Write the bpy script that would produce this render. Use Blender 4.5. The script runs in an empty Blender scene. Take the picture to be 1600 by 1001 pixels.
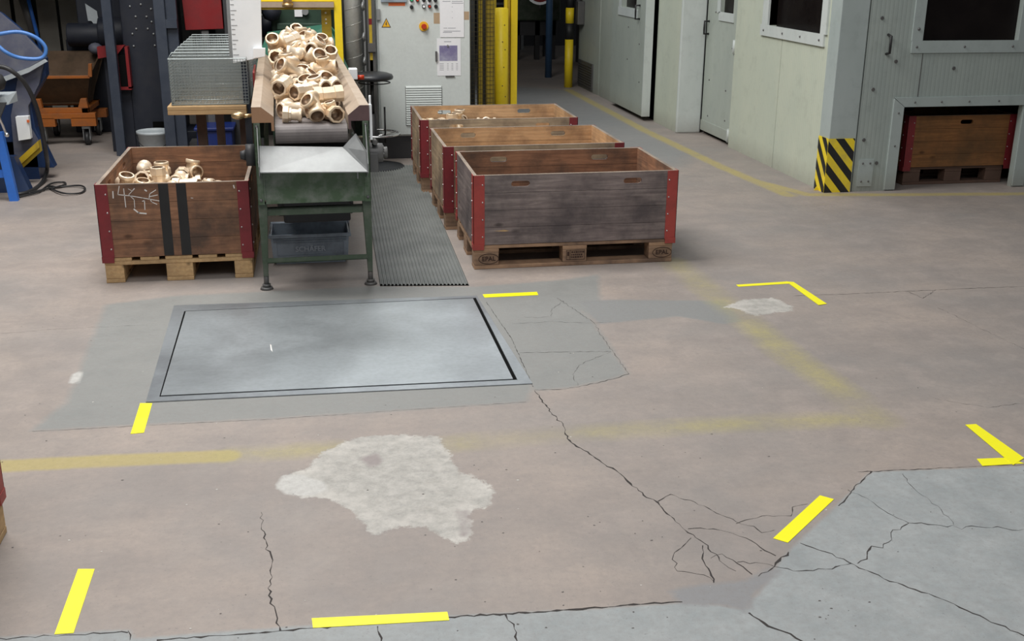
import bpy, bmesh, math, random
import numpy as np
from mathutils import Vector, Matrix, Quaternion, Euler
PI = math.pi
SC = bpy.context.scene
COL = SC.collection

# ------------------------------------------------------------------ camera
FPX, CAM_H, PITCH, ROLL, YAW = 1726.0, 1.76, 0.3240, 0.0079, 0.1765
_f = np.array([math.sin(YAW)*math.cos(PITCH), math.cos(YAW)*math.cos(PITCH), -math.sin(PITCH)])
_r = np.array([math.cos(YAW), -math.sin(YAW), 0.0]); _u = np.cross(_r, _f)
_r2 = _r*math.cos(ROLL)+_u*math.sin(ROLL); _u2 = -_r*math.sin(ROLL)+_u*math.cos(ROLL)
cam_data = bpy.data.cameras.new('camera')
cam = bpy.data.objects.new('camera', cam_data); COL.objects.link(cam)
cam_data.sensor_width = 36; cam_data.lens = FPX/1600*36; cam_data.clip_end = 100
m = Matrix.Identity(4)
for i in range(3):
    m[i][0], m[i][1], m[i][2] = _r2[i], _u2[i], -_f[i]
m[2][3] = CAM_H
cam.matrix_world = m
SC.camera = cam

def _ray(x, y): return _f + _r2*(x-800)/FPX - _u2*(y-500.5)/FPX
def gz(x, y, z=0.0):            # point of the horizontal plane z seen at a pixel
    d = _ray(x, y); return np.array([0, 0, CAM_H]) + d*(z-CAM_H)/d[2]
def gy(x, y, Y):                # point of the upright plane y = Y seen at a pixel
    d = _ray(x, y); return np.array([0, 0, CAM_H]) + d*Y/d[1]
def gx(x, y, X):                # point of the upright plane x = X seen at a pixel
    d = _ray(x, y); return np.array([0, 0, CAM_H]) + d*X/d[0]

# ------------------------------------------------------------------ light
SC.view_settings.view_transform = 'Standard'; SC.view_settings.look = 'None'
SC.view_settings.gamma = 1.0; SC.view_settings.exposure = 0.0
SC.view_settings.use_curve_mapping = False
w = bpy.data.worlds.new('hall_daylight'); SC.world = w; w.use_nodes = True
w.node_tree.nodes['Background'].inputs[0].default_value = (0.90, 0.95, 1.0, 1)
w.node_tree.nodes['Background'].inputs[1].default_value = 0.30
def area(name, loc, target, sx, sy, power, color=(1, 1, 1)):
    l = bpy.data.lights.new(name, 'AREA'); l.shape = 'RECTANGLE'; l.size = sx; l.size_y = sy
    l.energy = power; l.color = color
    o = bpy.data.objects.new(name, l); COL.objects.link(o); o.location = loc
    o.rotation_euler = (Vector(target)-Vector(loc)).to_track_quat('-Z', 'Y').to_euler()
    return o
area('skylight', (-1.2, 6.8, 5.5), (-0.1, 7.0, 0), 2.6, 3.5, 390, (1.0, 0.98, 0.95))
area('skylight', (0.0, 0.9, 5.4), (0.2, 2.2, 0), 5.0, 2.6, 195, (1.0, 0.98, 0.96))
area('skylight', (0.8, 12.5, 6.0), (1.0, 11.5, 0), 3.0, 2.0, 130, (0.95, 0.98, 1.0))

# ------------------------------------------------------------------ mesh helpers
class MB:
    def __init__(s): s.bm = bmesh.new()
    def _fin(s, verts, faces, mi, M):
        if M is not None:
            for v in verts: v.co = M @ v.co
        for f in faces: f.material_index = mi
        return s
    def box(s, lo, hi, mi=0, M=None):
        x0, y0, z0 = lo; x1, y1, z1 = hi
        c = [(x0,y0,z0),(x1,y0,z0),(x1,y1,z0),(x0,y1,z0),(x0,y0,z1),(x1,y0,z1),(x1,y1,z1),(x0,y1,z1)]
        v = [s.bm.verts.new(p) for p in c]
        fs = [s.bm.faces.new([v[i] for i in q]) for q in ((0,3,2,1),(4,5,6,7),(0,1,5,4),(1,2,6,5),(2,3,7,6),(3,0,4,7))]
        return s._fin(v, fs, mi, M)
    def hexa(s, c, mi=0):       # 8 free corners, bottom loop then top loop
        v = [s.bm.verts.new(p) for p in c]
        fs = [s.bm.faces.new([v[i] for i in q]) for q in ((0,3,2,1),(4,5,6,7),(0,1,5,4),(1,2,6,5),(2,3,7,6),(3,0,4,7))]
        return s._fin(v, fs, mi, None)
    def cyl(s, p0, p1, r, r2=None, seg=16, mi=0, caps=True, smooth=True):
        p0 = Vector(p0); p1 = Vector(p1); r2 = r if r2 is None else r2
        q = (p1-p0).to_track_quat('Z', 'Y'); a = []; b = []
        for i in range(seg):
            t = 2*PI*i/seg; d = q @ Vector((math.cos(t), math.sin(t), 0))
            a.append(s.bm.verts.new(p0+d*r)); b.append(s.bm.verts.new(p1+d*r2))
        fs = []
        for i in range(seg):
            f = s.bm.faces.new((a[i], a[(i+1)%seg], b[(i+1)%seg], b[i])); f.smooth = smooth; fs.append(f)
        if caps:
            fs.append(s.bm.faces.new(a[::-1])); fs.append(s.bm.faces.new(b))
        return s._fin([], fs, mi, None)
    def lathe(s, prof, seg=24, mi=0, M=None, smooth=True):  # prof: (r, z); closed at the ends when r = 0
        rings = []; vs = []
        for r, z in prof:
            if r < 1e-6: ring = [s.bm.verts.new((0, 0, z))]
            else: ring = [s.bm.verts.new((r*math.cos(2*PI*i/seg), r*math.sin(2*PI*i/seg), z)) for i in range(seg)]
            rings.append(ring); vs += ring
        fs = []
        for A, B in zip(rings, rings[1:]):
            for i in range(seg):
                j = (i+1) % seg
                if len(A) == 1 and len(B) == 1: continue
                if len(A) == 1: q = (A[0], B[j], B[i])
                elif len(B) == 1: q = (A[i], A[j], B[0])
                else: q = (A[i], A[j], B[j], B[i])
                f = s.bm.faces.new(q); f.smooth = smooth; fs.append(f)
        return s._fin(vs, fs, mi, M)
    def ball(s, c, r, mi=0, seg=8, sz=1.0):
        n = max(4, seg//2)
        prof = [(r*math.sin(PI*i/n), r*sz*math.cos(PI*i/n)) for i in range(n+1)]
        prof[0] = (0, r*sz); prof[-1] = (0, -r*sz)
        return s.lathe(prof[::-1], seg, mi, Matrix.Translation(c))
    def tube(s, pts, r, seg=8, mi=0, closed=False):
        pts = [Vector(p) for p in pts]; n = len(pts); rings = []
        up = Vector((0, 0, 1)); prev = None
        for i, p in enumerate(pts):
            if closed: t = (pts[(i+1)%n]-pts[i-1]).normalized()
            else: t = (pts[min(i+1, n-1)]-pts[max(i-1, 0)]).normalized()
            if prev is None: a = t.cross(up if abs(t.z) < .9 else Vector((1, 0, 0))).normalized()
            else: a = (prev - t*prev.dot(t)).normalized()
            prev = a; b = t.cross(a)
            rings.append([s.bm.verts.new(p+(a*math.cos(2*PI*k/seg)+b*math.sin(2*PI*k/seg))*r) for k in range(seg)])
        fs = []
        for i in range(n if closed else n-1):
            A = rings[i]; B = rings[(i+1)%n]
            for k in range(seg):
                f = s.bm.faces.new((A[k], A[(k+1)%seg], B[(k+1)%seg], B[k])); f.smooth = True; fs.append(f)
        if not closed:
            fs.append(s.bm.faces.new(rings[0][::-1])); fs.append(s.bm.faces.new(rings[-1]))
        return s._fin([], fs, mi, None)
    def plate(s, outer, holes, t, M=None, mi=0):   # 2D outline (x, z) with holes, thickness t along +y
        tb = bmesh.new(); edges = []
        for loop in [outer]+list(holes):
            vs = [tb.verts.new((p[0], 0, p[1])) for p in loop]
            edges += [tb.edges.new((vs[i], vs[(i+1)%len(vs)])) for i in range(len(vs))]
        if holes: bmesh.ops.triangle_fill(tb, edges=edges, use_beauty=True)
        else: tb.faces.new(tb.verts[:])
        r = bmesh.ops.extrude_face_region(tb, geom=tb.faces[:])
        for g in r['geom']:
            if isinstance(g, bmesh.types.BMVert): g.co.y += t
        bmesh.ops.recalc_face_normals(tb, faces=tb.faces[:])
        for f in tb.faces: f.material_index = mi
        if M is not None: bmesh.ops.transform(tb, matrix=M, verts=tb.verts[:])
        me = bpy.data.meshes.new('tmp'); tb.to_mesh(me); tb.free(); s.bm.from_mesh(me); bpy.data.meshes.remove(me)
        return s
    def extr(s, poly, axis_from, axis_to, M=None, mi=0):  # 2D polygon in (x, z), extruded along y
        return s.plate(poly, [], axis_to-axis_from, (M or Matrix.Identity(4)) @ Matrix.Translation((0, axis_from, 0)), mi)
    def build(s, name, mats, parent=None, loc=(0,0,0), rot=(0,0,0), bevel=0.0, recalc=True):
        if recalc: bmesh.ops.recalc_face_normals(s.bm, faces=s.bm.faces[:])
        me = bpy.data.meshes.new(name); s.bm.to_mesh(me); s.bm.free()
        for mt in (mats if isinstance(mats, (list, tuple)) else [mats]): me.materials.append(mt)
        o = bpy.data.objects.new(name, me); COL.objects.link(o)
        o.location = loc; o.rotation_euler = rot
        if parent: o.parent = parent
        if bevel:
            b = o.modifiers.new('bevel', 'BEVEL'); b.width = bevel; b.segments = 2; b.limit_method = 'ANGLE'; b.angle_limit = 0.7
        return o
def tag(o, label=None, cat=None, group=None, kind=None):
    if label: o['label'] = label
    if cat: o['category'] = cat
    if group: o['group'] = group
    if kind: o['kind'] = kind
    return o
def thing(name, label, cat, loc=(0,0,0), rz=0.0, group=None):
    o = bpy.data.objects.new(name, None); COL.objects.link(o); o.empty_display_size = .1
    o.location = loc; o.rotation_euler = (0, 0, rz)
    return tag(o, label, cat, group)
def T(x, y, z): return Matrix.Translation((x, y, z))
def R(a, ax): return Matrix.Rotation(a, 4, ax)

# ------------------------------------------------------------------ materials
def nd(nt, t, **kw):
    n = nt.nodes.new(t)
    for k, v in kw.items(): setattr(n, k, v)
    return n
def new_mat(name):
    mt = bpy.data.materials.new(name); mt.use_nodes = True
    nt = mt.node_tree; return mt, nt, nt.nodes['Principled BSDF']
def mixc(nt, fac, a, b, mode='MIX'):
    n = nt.nodes.new('ShaderNodeMix'); n.data_type = 'RGBA'; n.blend_type = mode
    for i, v in ((0, fac), (6, a), (7, b)):
        if hasattr(v, 'is_output'): nt.links.new(v, n.inputs[i])
        elif isinstance(v, (int, float)): n.inputs[i].default_value = v
        else: n.inputs[i].default_value = (*v, 1)
    return n.outputs[2]
def mth(nt, op, a, b=0.0, c=None, clamp=False):
    n = nt.nodes.new('ShaderNodeMath'); n.operation = op; n.use_clamp = clamp
    for i, v in enumerate((a, b) if c is None else (a, b, c)):
        if hasattr(v, 'is_output'): nt.links.new(v, n.inputs[i])
        else: n.inputs[i].default_value = v
    return n.outputs[0]
def noise(nt, vec, scale, detail=4, rough=.55, dist=0.0):
    n = nd(nt, 'ShaderNodeTexNoise'); n.inputs['Scale'].default_value = scale; n.inputs['Detail'].default_value = detail
    n.inputs['Roughness'].default_value = rough; n.inputs['Distortion'].default_value = dist
    if vec is not None: nt.links.new(vec, n.inputs['Vector'])
    return n.outputs['Fac']
def ramp(nt, fac, a, b, lo=0.0, hi=1.0):
    n = nd(nt, 'ShaderNodeMapRange'); n.clamp = True
    for k, v in (('From Min', a), ('From Max', b), ('To Min', lo), ('To Max', hi)): n.inputs[k].default_value = v
    nt.links.new(fac, n.inputs['Value']); return n.outputs[0]
def mapping(nt, vec, scale):
    n = nd(nt, 'ShaderNodeMapping'); n.inputs['Scale'].default_value = scale; nt.links.new(vec, n.inputs['Vector']); return n.outputs[0]
def bump(nt, bs, h, strength, dist=0.01):
    b = nd(nt, 'ShaderNodeBump'); b.inputs['Strength'].default_value = strength; b.inputs['Distance'].default_value = dist
    nt.links.new(h, b.inputs['Height']); nt.links.new(b.outputs[0], bs.inputs['Normal'])
def objc(nt): return nd(nt, 'ShaderNodeTexCoord').outputs['Object']

def paint(name, col, dirt=(.1,.09,.08), amt=.25, rough=.5, metal=0.0, scale=6.0, bmp=.08, spec=.5):
    mt, nt, bs = new_mat(name); v = objc(nt)
    n1 = noise(nt, v, scale, 6, .65); n2 = noise(nt, v, scale*7, 3)
    f = mth(nt, 'MULTIPLY', ramp(nt, n1, .45, .75), amt*2, clamp=True)
    c = mixc(nt, f, col, dirt)
    c = mixc(nt, mth(nt, 'MULTIPLY', ramp(nt, n2, .35, .7), .12), c, tuple(min(1, x*1.5) for x in col))
    nt.links.new(c, bs.inputs['Base Color'])
    nt.links.new(ramp(nt, n1, .3, .7, rough-.08, rough+.12), bs.inputs['Roughness'])
    bs.inputs['Metallic'].default_value = metal; bs.inputs['Specular IOR Level'].default_value = spec
    if bmp: bump(nt, bs, n2, bmp, .004)
    return mt
def wood(name, light, dark, grime=(.05,.045,.04), gr=.35, streak=14, rough=.7, knots=True):
    mt, nt, bs = new_mat(name); v = objc(nt)
    g = nd(nt, 'ShaderNodeNewGeometry').outputs['Random Per Island']
    cb = nd(nt, 'ShaderNodeVectorMath', operation='ADD'); nt.links.new(v, cb.inputs[0])
    sc = nd(nt, 'ShaderNodeVectorMath', operation='SCALE'); sc.inputs[0].default_value = (7, 3, 5); nt.links.new(g, sc.inputs['Scale'])
    nt.links.new(sc.outputs[0], cb.inputs[1]); v2 = cb.outputs[0]
    st = noise(nt, mapping(nt, v2, (1.6, streak*1.4, streak*1.4)), 2.2, 6, .62, .6)
    rings = nd(nt, 'ShaderNodeTexWave', wave_type='BANDS', bands_direction='Z')
    rings.inputs['Scale'].default_value = 5; rings.inputs['Distortion'].default_value = 6; rings.inputs['Detail'].default_value = 3
    rings.inputs['Detail Scale'].default_value = .8
    nt.links.new(mapping(nt, v2, (.7, 2.4, 2.4)), rings.inputs['Vector'])
    c = mixc(nt, ramp(nt, st, .36, .66), light, dark)
    c = mixc(nt, mth(nt, 'MULTIPLY', rings.outputs['Fac'], .35), c, tuple(x*.55 for x in light))
    c = mixc(nt, ramp(nt, g, 0, 1, 0, .35), c, dark)
    big = noise(nt, v, 3.2, 6, .65)
    c = mixc(nt, mth(nt, 'MULTIPLY', ramp(nt, big, .42, .66), gr*2.2, clamp=True), c, grime)
    if knots:
        vo = nd(nt, 'ShaderNodeTexVoronoi'); vo.inputs['Scale'].default_value = 5.0
        nt.links.new(mapping(nt, v2, (.75, 1.6, 1.6)), vo.inputs['Vector'])
        c = mixc(nt, ramp(nt, vo.outputs['Distance'], .05, .13, .8, 0), c, tuple(x*.35 for x in dark))
    nt.links.new(c, bs.inputs['Base Color']); bs.inputs['Roughness'].default_value = rough
    bs.inputs['Specular IOR Level'].default_value = .3
    bump(nt, bs, st, .25, .004)
    return mt

M = {}
M['wood_grey'] = wood('weathered_grey_wood', (.33,.27,.25), (.155,.12,.118), (.065,.055,.058), .36)
M['wood_brown'] = wood('red_brown_wood', (.42,.215,.12), (.20,.10,.06), (.07,.05,.04), .4)
M['wood_tan'] = wood('tan_board', (.66,.43,.24), (.50,.30,.15), (.17,.10,.06), .35)
M['wood_tanout'] = wood('worn_tan_board', (.56,.42,.27), (.36,.255,.165), (.12,.09,.07), .4)
M['wood_ply'] = wood('plywood_board', (.34,.155,.055), (.21,.095,.038), (.10,.06,.03), .35)
M['wood_edge'] = wood('grey_board_edge', (.42,.34,.27), (.25,.20,.16), (.1,.08,.07), .3, knots=False)
M['wood_pallet'] = wood('pallet_wood', (.72,.50,.26), (.52,.33,.16), (.24,.16,.09), .3)
M['wood_pallet_old'] = wood('old_pallet_wood', (.50,.32,.20), (.34,.21,.13), (.12,.08,.06), .4)
M['wood_beam'] = wood('pale_beam', (.62,.42,.22), (.48,.31,.15), (.25,.17,.1), .2, knots=False)
M['red'] = paint('red_steel', (.36,.050,.042), (.12,.03,.025), .3, .5)
M['red_dark'] = paint('dark_red_steel', (.21,.022,.028), (.08,.02,.02), .3, .5)
M['rivet'] = paint('rivet_steel', (.55,.5,.5), rough=.35, metal=.7)
M['green'] = paint('machine_green', (.050,.075,.046), (.16,.16,.14), .35, .5, scale=9)
M['green_worn'] = paint('worn_machine_green', (.062,.105,.055), (.25,.26,.24), .45, .45, scale=7)
M['steel'] = paint('bare_steel', (.30,.31,.31), (.3,.3,.3), .3, .48, metal=.5)
M['steel_dark'] = paint('dark_steel', (.12,.12,.12), (.2,.18,.16), .3, .5, metal=.4)
M['guard'] = paint('rubbed_guard', (.40,.32,.245), (.30,.22,.16), .35, .55, metal=.25)
M['guard_end'] = paint('guard_end_brown', (.36,.20,.11), (.2,.12,.08), .3, .6)
M['guard_end2'] = paint('guard_end_purple', (.13,.075,.075), (.08,.05,.05), .3, .6)
M['belt'] = paint('rubber_belt', (.17,.15,.145), (.08,.07,.07), .4, .55, scale=4)
M['bin'] = paint('blue_grey_bin', (.30,.35,.41), (.07,.08,.09), .4, .5)
M['bin_letter'] = paint('highlit_lettering', (.46,.51,.57), (.3,.35,.4), .2, .4)  # lighter than the bin: highlights of the embossed letters, put into the colour
M['bin_in'] = paint('bin_inside', (.05,.06,.09), (.03,.03,.04), .4, .6)
M['black'] = paint('black_plastic', (.012,.012,.013), (.03,.03,.03), .3, .5, bmp=0)
M['gap'] = paint('black_gap', (.004,.004,.004), (.004,.004,.004), .0, .9, bmp=0, spec=.1)
M['stool'] = paint('stool_leather', (.022,.024,.028), (.05,.05,.05), .2, .4)
M['chrome'] = paint('chrome', (.7,.7,.7), (.5,.5,.5), .1, .2, metal=.95, bmp=0)
M['zinc'] = paint('galvanised_wire', (.30,.335,.335), (.18,.21,.21), .3, .42, metal=.3)
M['cab'] = paint('cabinet_grey', (.60,.64,.62), (.45,.47,.45), .12, .5, bmp=0)
M['cab_dark'] = paint('cabinet_plinth', (.035,.035,.038), (.05,.05,.05), .2, .6)
M['yellow'] = paint('yellow_paint', (.85,.62,.015), (.35,.25,.05), .10, .42)
M['yellow_dark'] = paint('dirty_yellow', (.50,.35,.02), (.2,.13,.04), .4, .5)
M['navy'] = paint('navy_machine', (.010,.013,.023), (.03,.03,.035), .3, .55)
M['navy_light'] = paint('blue_grey_column', (.028,.037,.056), (.06,.07,.09), .3, .5)
M['redbox'] = paint('red_box', (.19,.008,.010), (.08,.01,.01), .3, .45)
M['orange'] = paint('orange_paint', (.34,.10,.015), (.12,.06,.03), .4, .5)
M['orange_in'] = paint('rusty_tipper_inside', (.07,.035,.012), (.03,.02,.01), .4, .7)
M['blue_machine'] = paint('blue_machine', (.010,.030,.095), (.02,.03,.05), .3, .4)
M['blue_grey'] = paint('dusty_blue_grey', (.085,.09,.13), (.2,.2,.2), .3, .6)
M['blue_leg'] = paint('bright_blue_steel', (.03,.16,.60), (.05,.1,.3), .15, .4)
M['hose_blue'] = paint('blue_hose', (.07,.20,.52), (.1,.2,.4), .1, .35, bmp=0)
M['rubber'] = paint('rubber', (.02,.02,.021), (.05,.05,.05), .2, .5, bmp=0)
M['white'] = paint('white_board', (.90,.93,.95), (.6,.62,.62), .08, .5, bmp=0)
M['paper'] = paint('paper', (.82,.82,.84), (.7,.7,.7), .05, .7, bmp=0)
M['ink'] = paint('grey_ink', (.35,.35,.38), (.35,.35,.38), 0, .8, bmp=0)
M['ink_dark'] = paint('dark_mark', (.06,.055,.055), (.1,.1,.1), .2, .8, bmp=0)
M['brown_ink'] = paint('burnt_stamp', (.035,.015,.01), (.06,.03,.02), .2, .8, bmp=0)
M['chalk'] = paint('white_chalk', (.75,.73,.70), (.5,.4,.35), .3, .9, bmp=0)
M['cardboard'] = paint('brown_tape', (.42,.30,.19), (.35,.25,.16), .1, .6, bmp=0)
M['photo'] = paint('purple_grey_picture', (.20,.18,.32), (.42,.42,.52), .5, .35, scale=10, bmp=0)
M['orange_label'] = paint('orange_sticker', (.75,.16,.04), (.6,.2,.1), .1, .5, bmp=0)
M['warn'] = paint('warning_yellow', (.85,.45,.02), (.7,.4,.05), .05, .45, bmp=0)
M['red_btn'] = paint('red_button', (.50,.04,.01), (.3,.02,.01), .05, .35, bmp=0)
M['green_btn'] = paint('green_button', (.05,.40,.18), (.03,.3,.1), .05, .35, bmp=0)
M['bucket'] = paint('grey_bucket', (.42,.46,.48), (.25,.26,.26), .35, .5)
M['duct'] = paint('galvanised_duct', (.50,.50,.47), (.3,.29,.26), .35, .4, metal=.55)
M['curtain'] = paint('strip_curtain', (.26,.245,.21), (.2,.18,.15), .35, .6, scale=2)
M['green_hopper'] = paint('green_hopper', (.02,.13,.08), (.03,.08,.06), .25, .45)
M['dark_green'] = paint('dark_green_machine', (.02,.05,.03), (.01,.02,.015), .4, .6)
M['blue_pole'] = paint('blue_pole', (.03,.075,.15), (.03,.05,.08), .3, .5)
M['blue_plastic'] = paint('blue_plastic', (.006,.02,.13), (.01,.02,.1), .3, .4)
M['trestle'] = paint('brown_trestle', (.12,.07,.05), (.06,.04,.03), .3, .6)
M['brass_knob'] = paint('brass_knob', (.55,.38,.2), (.3,.2,.1), .3, .3, metal=.8)
M['tape'] = paint('yellow_tape', (.93,.87,.01), (.8,.72,.02), .05, .45, bmp=0)
M['wall_dark'] = paint('dark_hall_wall', (.06,.062,.06), (.03,.03,.03), .3, .8)
M['mesh_wire'] = paint('fence_wire', (.10,.08,.03), (.05,.05,.04), .3, .6, bmp=0)

def brass():
    mt, nt, bs = new_mat('cast_brass'); v = objc(nt)
    r = nd(nt, 'ShaderNodeObjectInfo').outputs['Random']
    n1 = noise(nt, v, 30, 4)
    c = mixc(nt, r, (.86,.68,.47), (.90,.77,.60))
    c = mixc(nt, ramp(nt, n1, .4, .7, 0, .35), c, (.60,.40,.25))
    nt.links.new(c, bs.inputs['Base Color']); bs.inputs['Metallic'].default_value = .35
    nt.links.new(ramp(nt, n1, .3, .7, .30, .45), bs.inputs['Roughness']); bump(nt, bs, noise(nt, v, 160, 2), .1, .002)
    return mt
M['brass'] = brass()
def brass_bore():
    mt, nt, bs = new_mat('brass_bore'); v = objc(nt)
    wv = nd(nt, 'ShaderNodeTexNoise'); wv.inputs['Scale'].default_value = 60
    nt.links.new(v, wv.inputs['Vector'])
    nt.links.new(mixc(nt, wv.outputs['Fac'], (.42,.29,.19), (.30,.20,.13)), bs.inputs['Base Color'])
    bs.inputs['Metallic'].default_value = .7; bs.inputs['Roughness'].default_value = .4
    return mt
M['bore'] = brass_bore()
# ------------------------------------------------------------------ pipe fittings
def arm(mb, Mx, length, r, rc, lc, rb, depth, seg=20, hexa=False):
    sg = 8 if hexa else seg
    mb.lathe([(r, 0), (r, length-lc-.004), (rc, length-lc), (rc, length-.002), (rc-.002, length), (rb, length)], sg, 0, Mx, smooth=not hexa)
    mb.lathe([(rb, length), (rb, length-depth*.5), (rb*.86, length-depth*.52), (rb*.86, length-depth), (0, length-depth)], seg, 1, Mx)
def fitting_mesh(kind):
    mb = MB(); X = R(PI/2, 'Y'); Xn = R(-PI/2, 'Y')
    if kind == 0:      # tee with round collars
        for A in (X, Xn): arm(mb, A, .078, .036, .044, .022, .034, .06)
        arm(mb, Matrix.Identity(4), .066, .034, .042, .02, .032, .05)
    elif kind == 1:    # octagonal tee with a narrow round branch
        for A in (X, Xn): arm(mb, A, .080, .040, .046, .045, .034, .06, hexa=True)
        arm(mb, Matrix.Identity(4), .062, .026, .032, .018, .024, .045)
    elif kind == 2:    # elbow
        arm(mb, X, .072, .036, .045, .024, .035, .055)
        arm(mb, Matrix.Identity(4), .072, .036, .045, .024, .035, .055)
        mb.ball((0, 0, 0), .040, 0, 16)
    else:              # straight reducer with octagonal nut
        arm(mb, X, .045, .037, .045, .03, .034, .05, hexa=True)
        arm(mb, Xn, .055, .030, .036, .016, .027, .05)
    bm = mb.bm; bmesh.ops.recalc_face_normals(bm, faces=bm.faces[:])
    me = bpy.data.meshes.new('pipe_fitting'); bm.to_mesh(me); bm.free()
    me.materials.append(M['brass']); me.materials.append(M['bore'])
    return me
FIT = [fitting_mesh(k) for k in range(4)]
# ------------------------------------------------------------------ floor
rng = random.Random(11)
def gpoly(px): return np.array([gz(x, y)[:2] for x, y in px])
def sdf_poly(P, poly):           # negative inside
    d = np.full(len(P), 1e9); inside = np.zeros(len(P), bool)
    for i in range(len(poly)):
        a = poly[i-1]; b = poly[i]; e = b-a; wv = P-a
        t = np.clip((wv@e)/(e@e), 0, 1); d = np.minimum(d, np.hypot(*(wv-np.outer(t, e)).T))
        c = (a[1] > P[:, 1]) != (b[1] > P[:, 1])
        with np.errstate(divide='ignore', invalid='ignore'):
            xx = (b[0]-a[0])*(P[:, 1]-a[1])/(b[1]-a[1])+a[0]
        inside ^= c & (P[:, 0] < xx)
    return np.where(inside, -d, d)
def sdf_line(P, line, wd):
    d = np.full(len(P), 1e9)
    for a, b in zip(line, line[1:]):
        e = b-a; wv = P-a; t = np.clip((wv@e)/(e@e), 0, 1); d = np.minimum(d, np.hypot(*(wv-np.outer(t, e)).T))
    return d-wd/2
xs = np.concatenate([np.arange(-8, -2.6, .4), np.arange(-2.6, 4.4, .03), np.arange(4.4, 12.1, .4)])
ys = np.concatenate([np.arange(-3, 2.3, .4), np.arange(2.3, 8.0, .03), np.arange(8.0, 16, .08), np.arange(16, 30.1, .5)])
GX, GY = np.meshgrid(xs, ys); FP = np.stack([GX.ravel(), GY.ravel()], 1)
L = {}
L['slab'] = sdf_poly(FP, gpoly([(2100, 700), (1600, 728), (1360, 737), (1305, 792), (1225, 868), (1195, 915), (1172, 940), (1170, 952), (1120, 945), (1065, 941), (940, 950), (700, 962), (490, 976), (205, 997), (202, 983), (0, 995), (-300, 1010), (-300, 1400), (2100, 1300)]))
L['slab_dark'] = sdf_poly(FP, gpoly([(1045, 922), (1100, 912), (1160, 909), (1205, 884), (1222, 893), (1178, 928), (1172, 957), (1130, 945), (1062, 945)]))
L['patch'] = np.minimum(sdf_poly(FP, gpoly([(50, 673), (72, 652), (104, 628), (165, 476), (275, 462), (590, 447), (740, 448), (890, 436), (935, 428), (940, 500), (868, 470), (833, 602), (822, 628), (420, 654), (250, 662)])),
    sdf_poly(FP, gpoly([(760, 470), (870, 464), (905, 478), (928, 503), (983, 584), (935, 597), (888, 606), (833, 610)])))
L['strip'] = sdf_poly(FP, gpoly([(905, 470), (960, 468), (1132, 470), (1160, 502), (1130, 506), (1060, 494), (935, 506)]))
L['worn'] = np.minimum(sdf_poly(FP, gpoly([(432, 762), (445, 742), (478, 733), (505, 705), (555, 683), (615, 678), (690, 682), (706, 716), (722, 738), (744, 742), (772, 770), (762, 792), (735, 798), (738, 835), (722, 850), (692, 842), (665, 824), (640, 822), (583, 836), (555, 805), (515, 778), (470, 777)])),
    sdf_poly(FP, gpoly([(1130, 479), (1160, 468), (1210, 465), (1238, 478), (1238, 487), (1210, 488), (1178, 494), (1155, 483)])))
L['bright'] = np.minimum(sdf_poly(FP, gpoly([(430, 760), (442, 743), (470, 741), (505, 752), (513, 768), (480, 775), (448, 772)])),
    sdf_poly(FP, gpoly([(107, 598), (115, 579), (130, 581), (122, 600)])))
L['worn_dark'] = np.minimum(sdf_poly(FP, gpoly([(560, 715), (590, 708), (597, 722), (580, 732)])), sdf_poly(FP, gpoly([(715, 795), (735, 800), (732, 835), (722, 838)])))
L['aisle'] = sdf_poly(FP, gpoly([(700, 128), (890, 141), (940, 168), (1010, 205), (1080, 240), (1060, 262), (990, 240), (900, 215), (700, 200)]))
strong = gpoly([(-200, 742), (0, 728), (180, 719), (355, 712)])
L['paint'] = sdf_line(FP, strong, .10)
L['paint_far'] = np.minimum(sdf_line(FP, gpoly([(887, 140), (925, 160), (1010, 205), (1130, 262), (1232, 305)]), .11), sdf_line(FP, gpoly([(1190, 285), (1262, 304), (1400, 304), (1700, 302)]), .10))
L['paint_faint'] = np.minimum(np.minimum(sdf_line(FP, gpoly([(355, 712), (520, 700)]), .09), sdf_line(FP, gpoly([(700, 693), (860, 680), (1100, 664), (1370, 652)]), .11)),
    sdf_line(FP, gpoly([(1370, 655), (1300, 600), (1240, 560), (1140, 480), (1050, 408)]), .15))
fz = np.stack([FP[:, 0], FP[:, 1], np.zeros(len(FP))], 1)
nx, ny = len(xs), len(ys)
ii = (np.arange(ny-1)[:, None]*nx + np.arange(nx-1)[None, :]).ravel()
quads = np.stack([ii, ii+1, ii+1+nx, ii+nx], 1)
# cracks: thin dark slits lying in the same floor mesh
cv, cf = [], []
def crack(px, w0=.005, w1=None, wob=.0065, step=.018):
    P = [Vector((*gz(x, y)[:2], 0)) for x, y in px]; w1 = w0 if w1 is None else w1
    pts = [P[0]]
    for a, b in zip(P, P[1:]):
        n = max(1, int((b-a).length/step)); t = (b-a).normalized() if (b-a).length > 0 else Vector((1, 0, 0)); nn = Vector((-t.y, t.x, 0))
        for i in range(1, n+1): pts.append(a.lerp(b, i/n) + (nn*rng.uniform(-wob, wob) if i < n else Vector()))
    n = len(pts); base = len(fz)+len(cv)
    for i, p in enumerate(pts):
        t = (pts[min(i+1, n-1)]-pts[max(i-1, 0)]).normalized(); nn = Vector((-t.y, t.x, 0))
        k = i/max(1, n-1); hw = (w0*(1-k)+w1*k)*.38*rng.choice((.3, .6, .9, 1.2, 1.7))
        for sg in (-1, 1): q = p+nn*hw*sg; cv.append((q.x, q.y, .0007))
        if i: cf.append((base+2*i-2, base+2*i-1, base+2*i+1, base+2*i))
crack([(835, 610), (855, 636), (880, 665), (890, 688), (940, 722), (975, 745), (1010, 777), (1028, 785)], .006, .007)
crack([(1028, 785), (1048, 806), (1075, 832), (1100, 848), (1130, 880), (1150, 892)], .005, .003)
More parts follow.
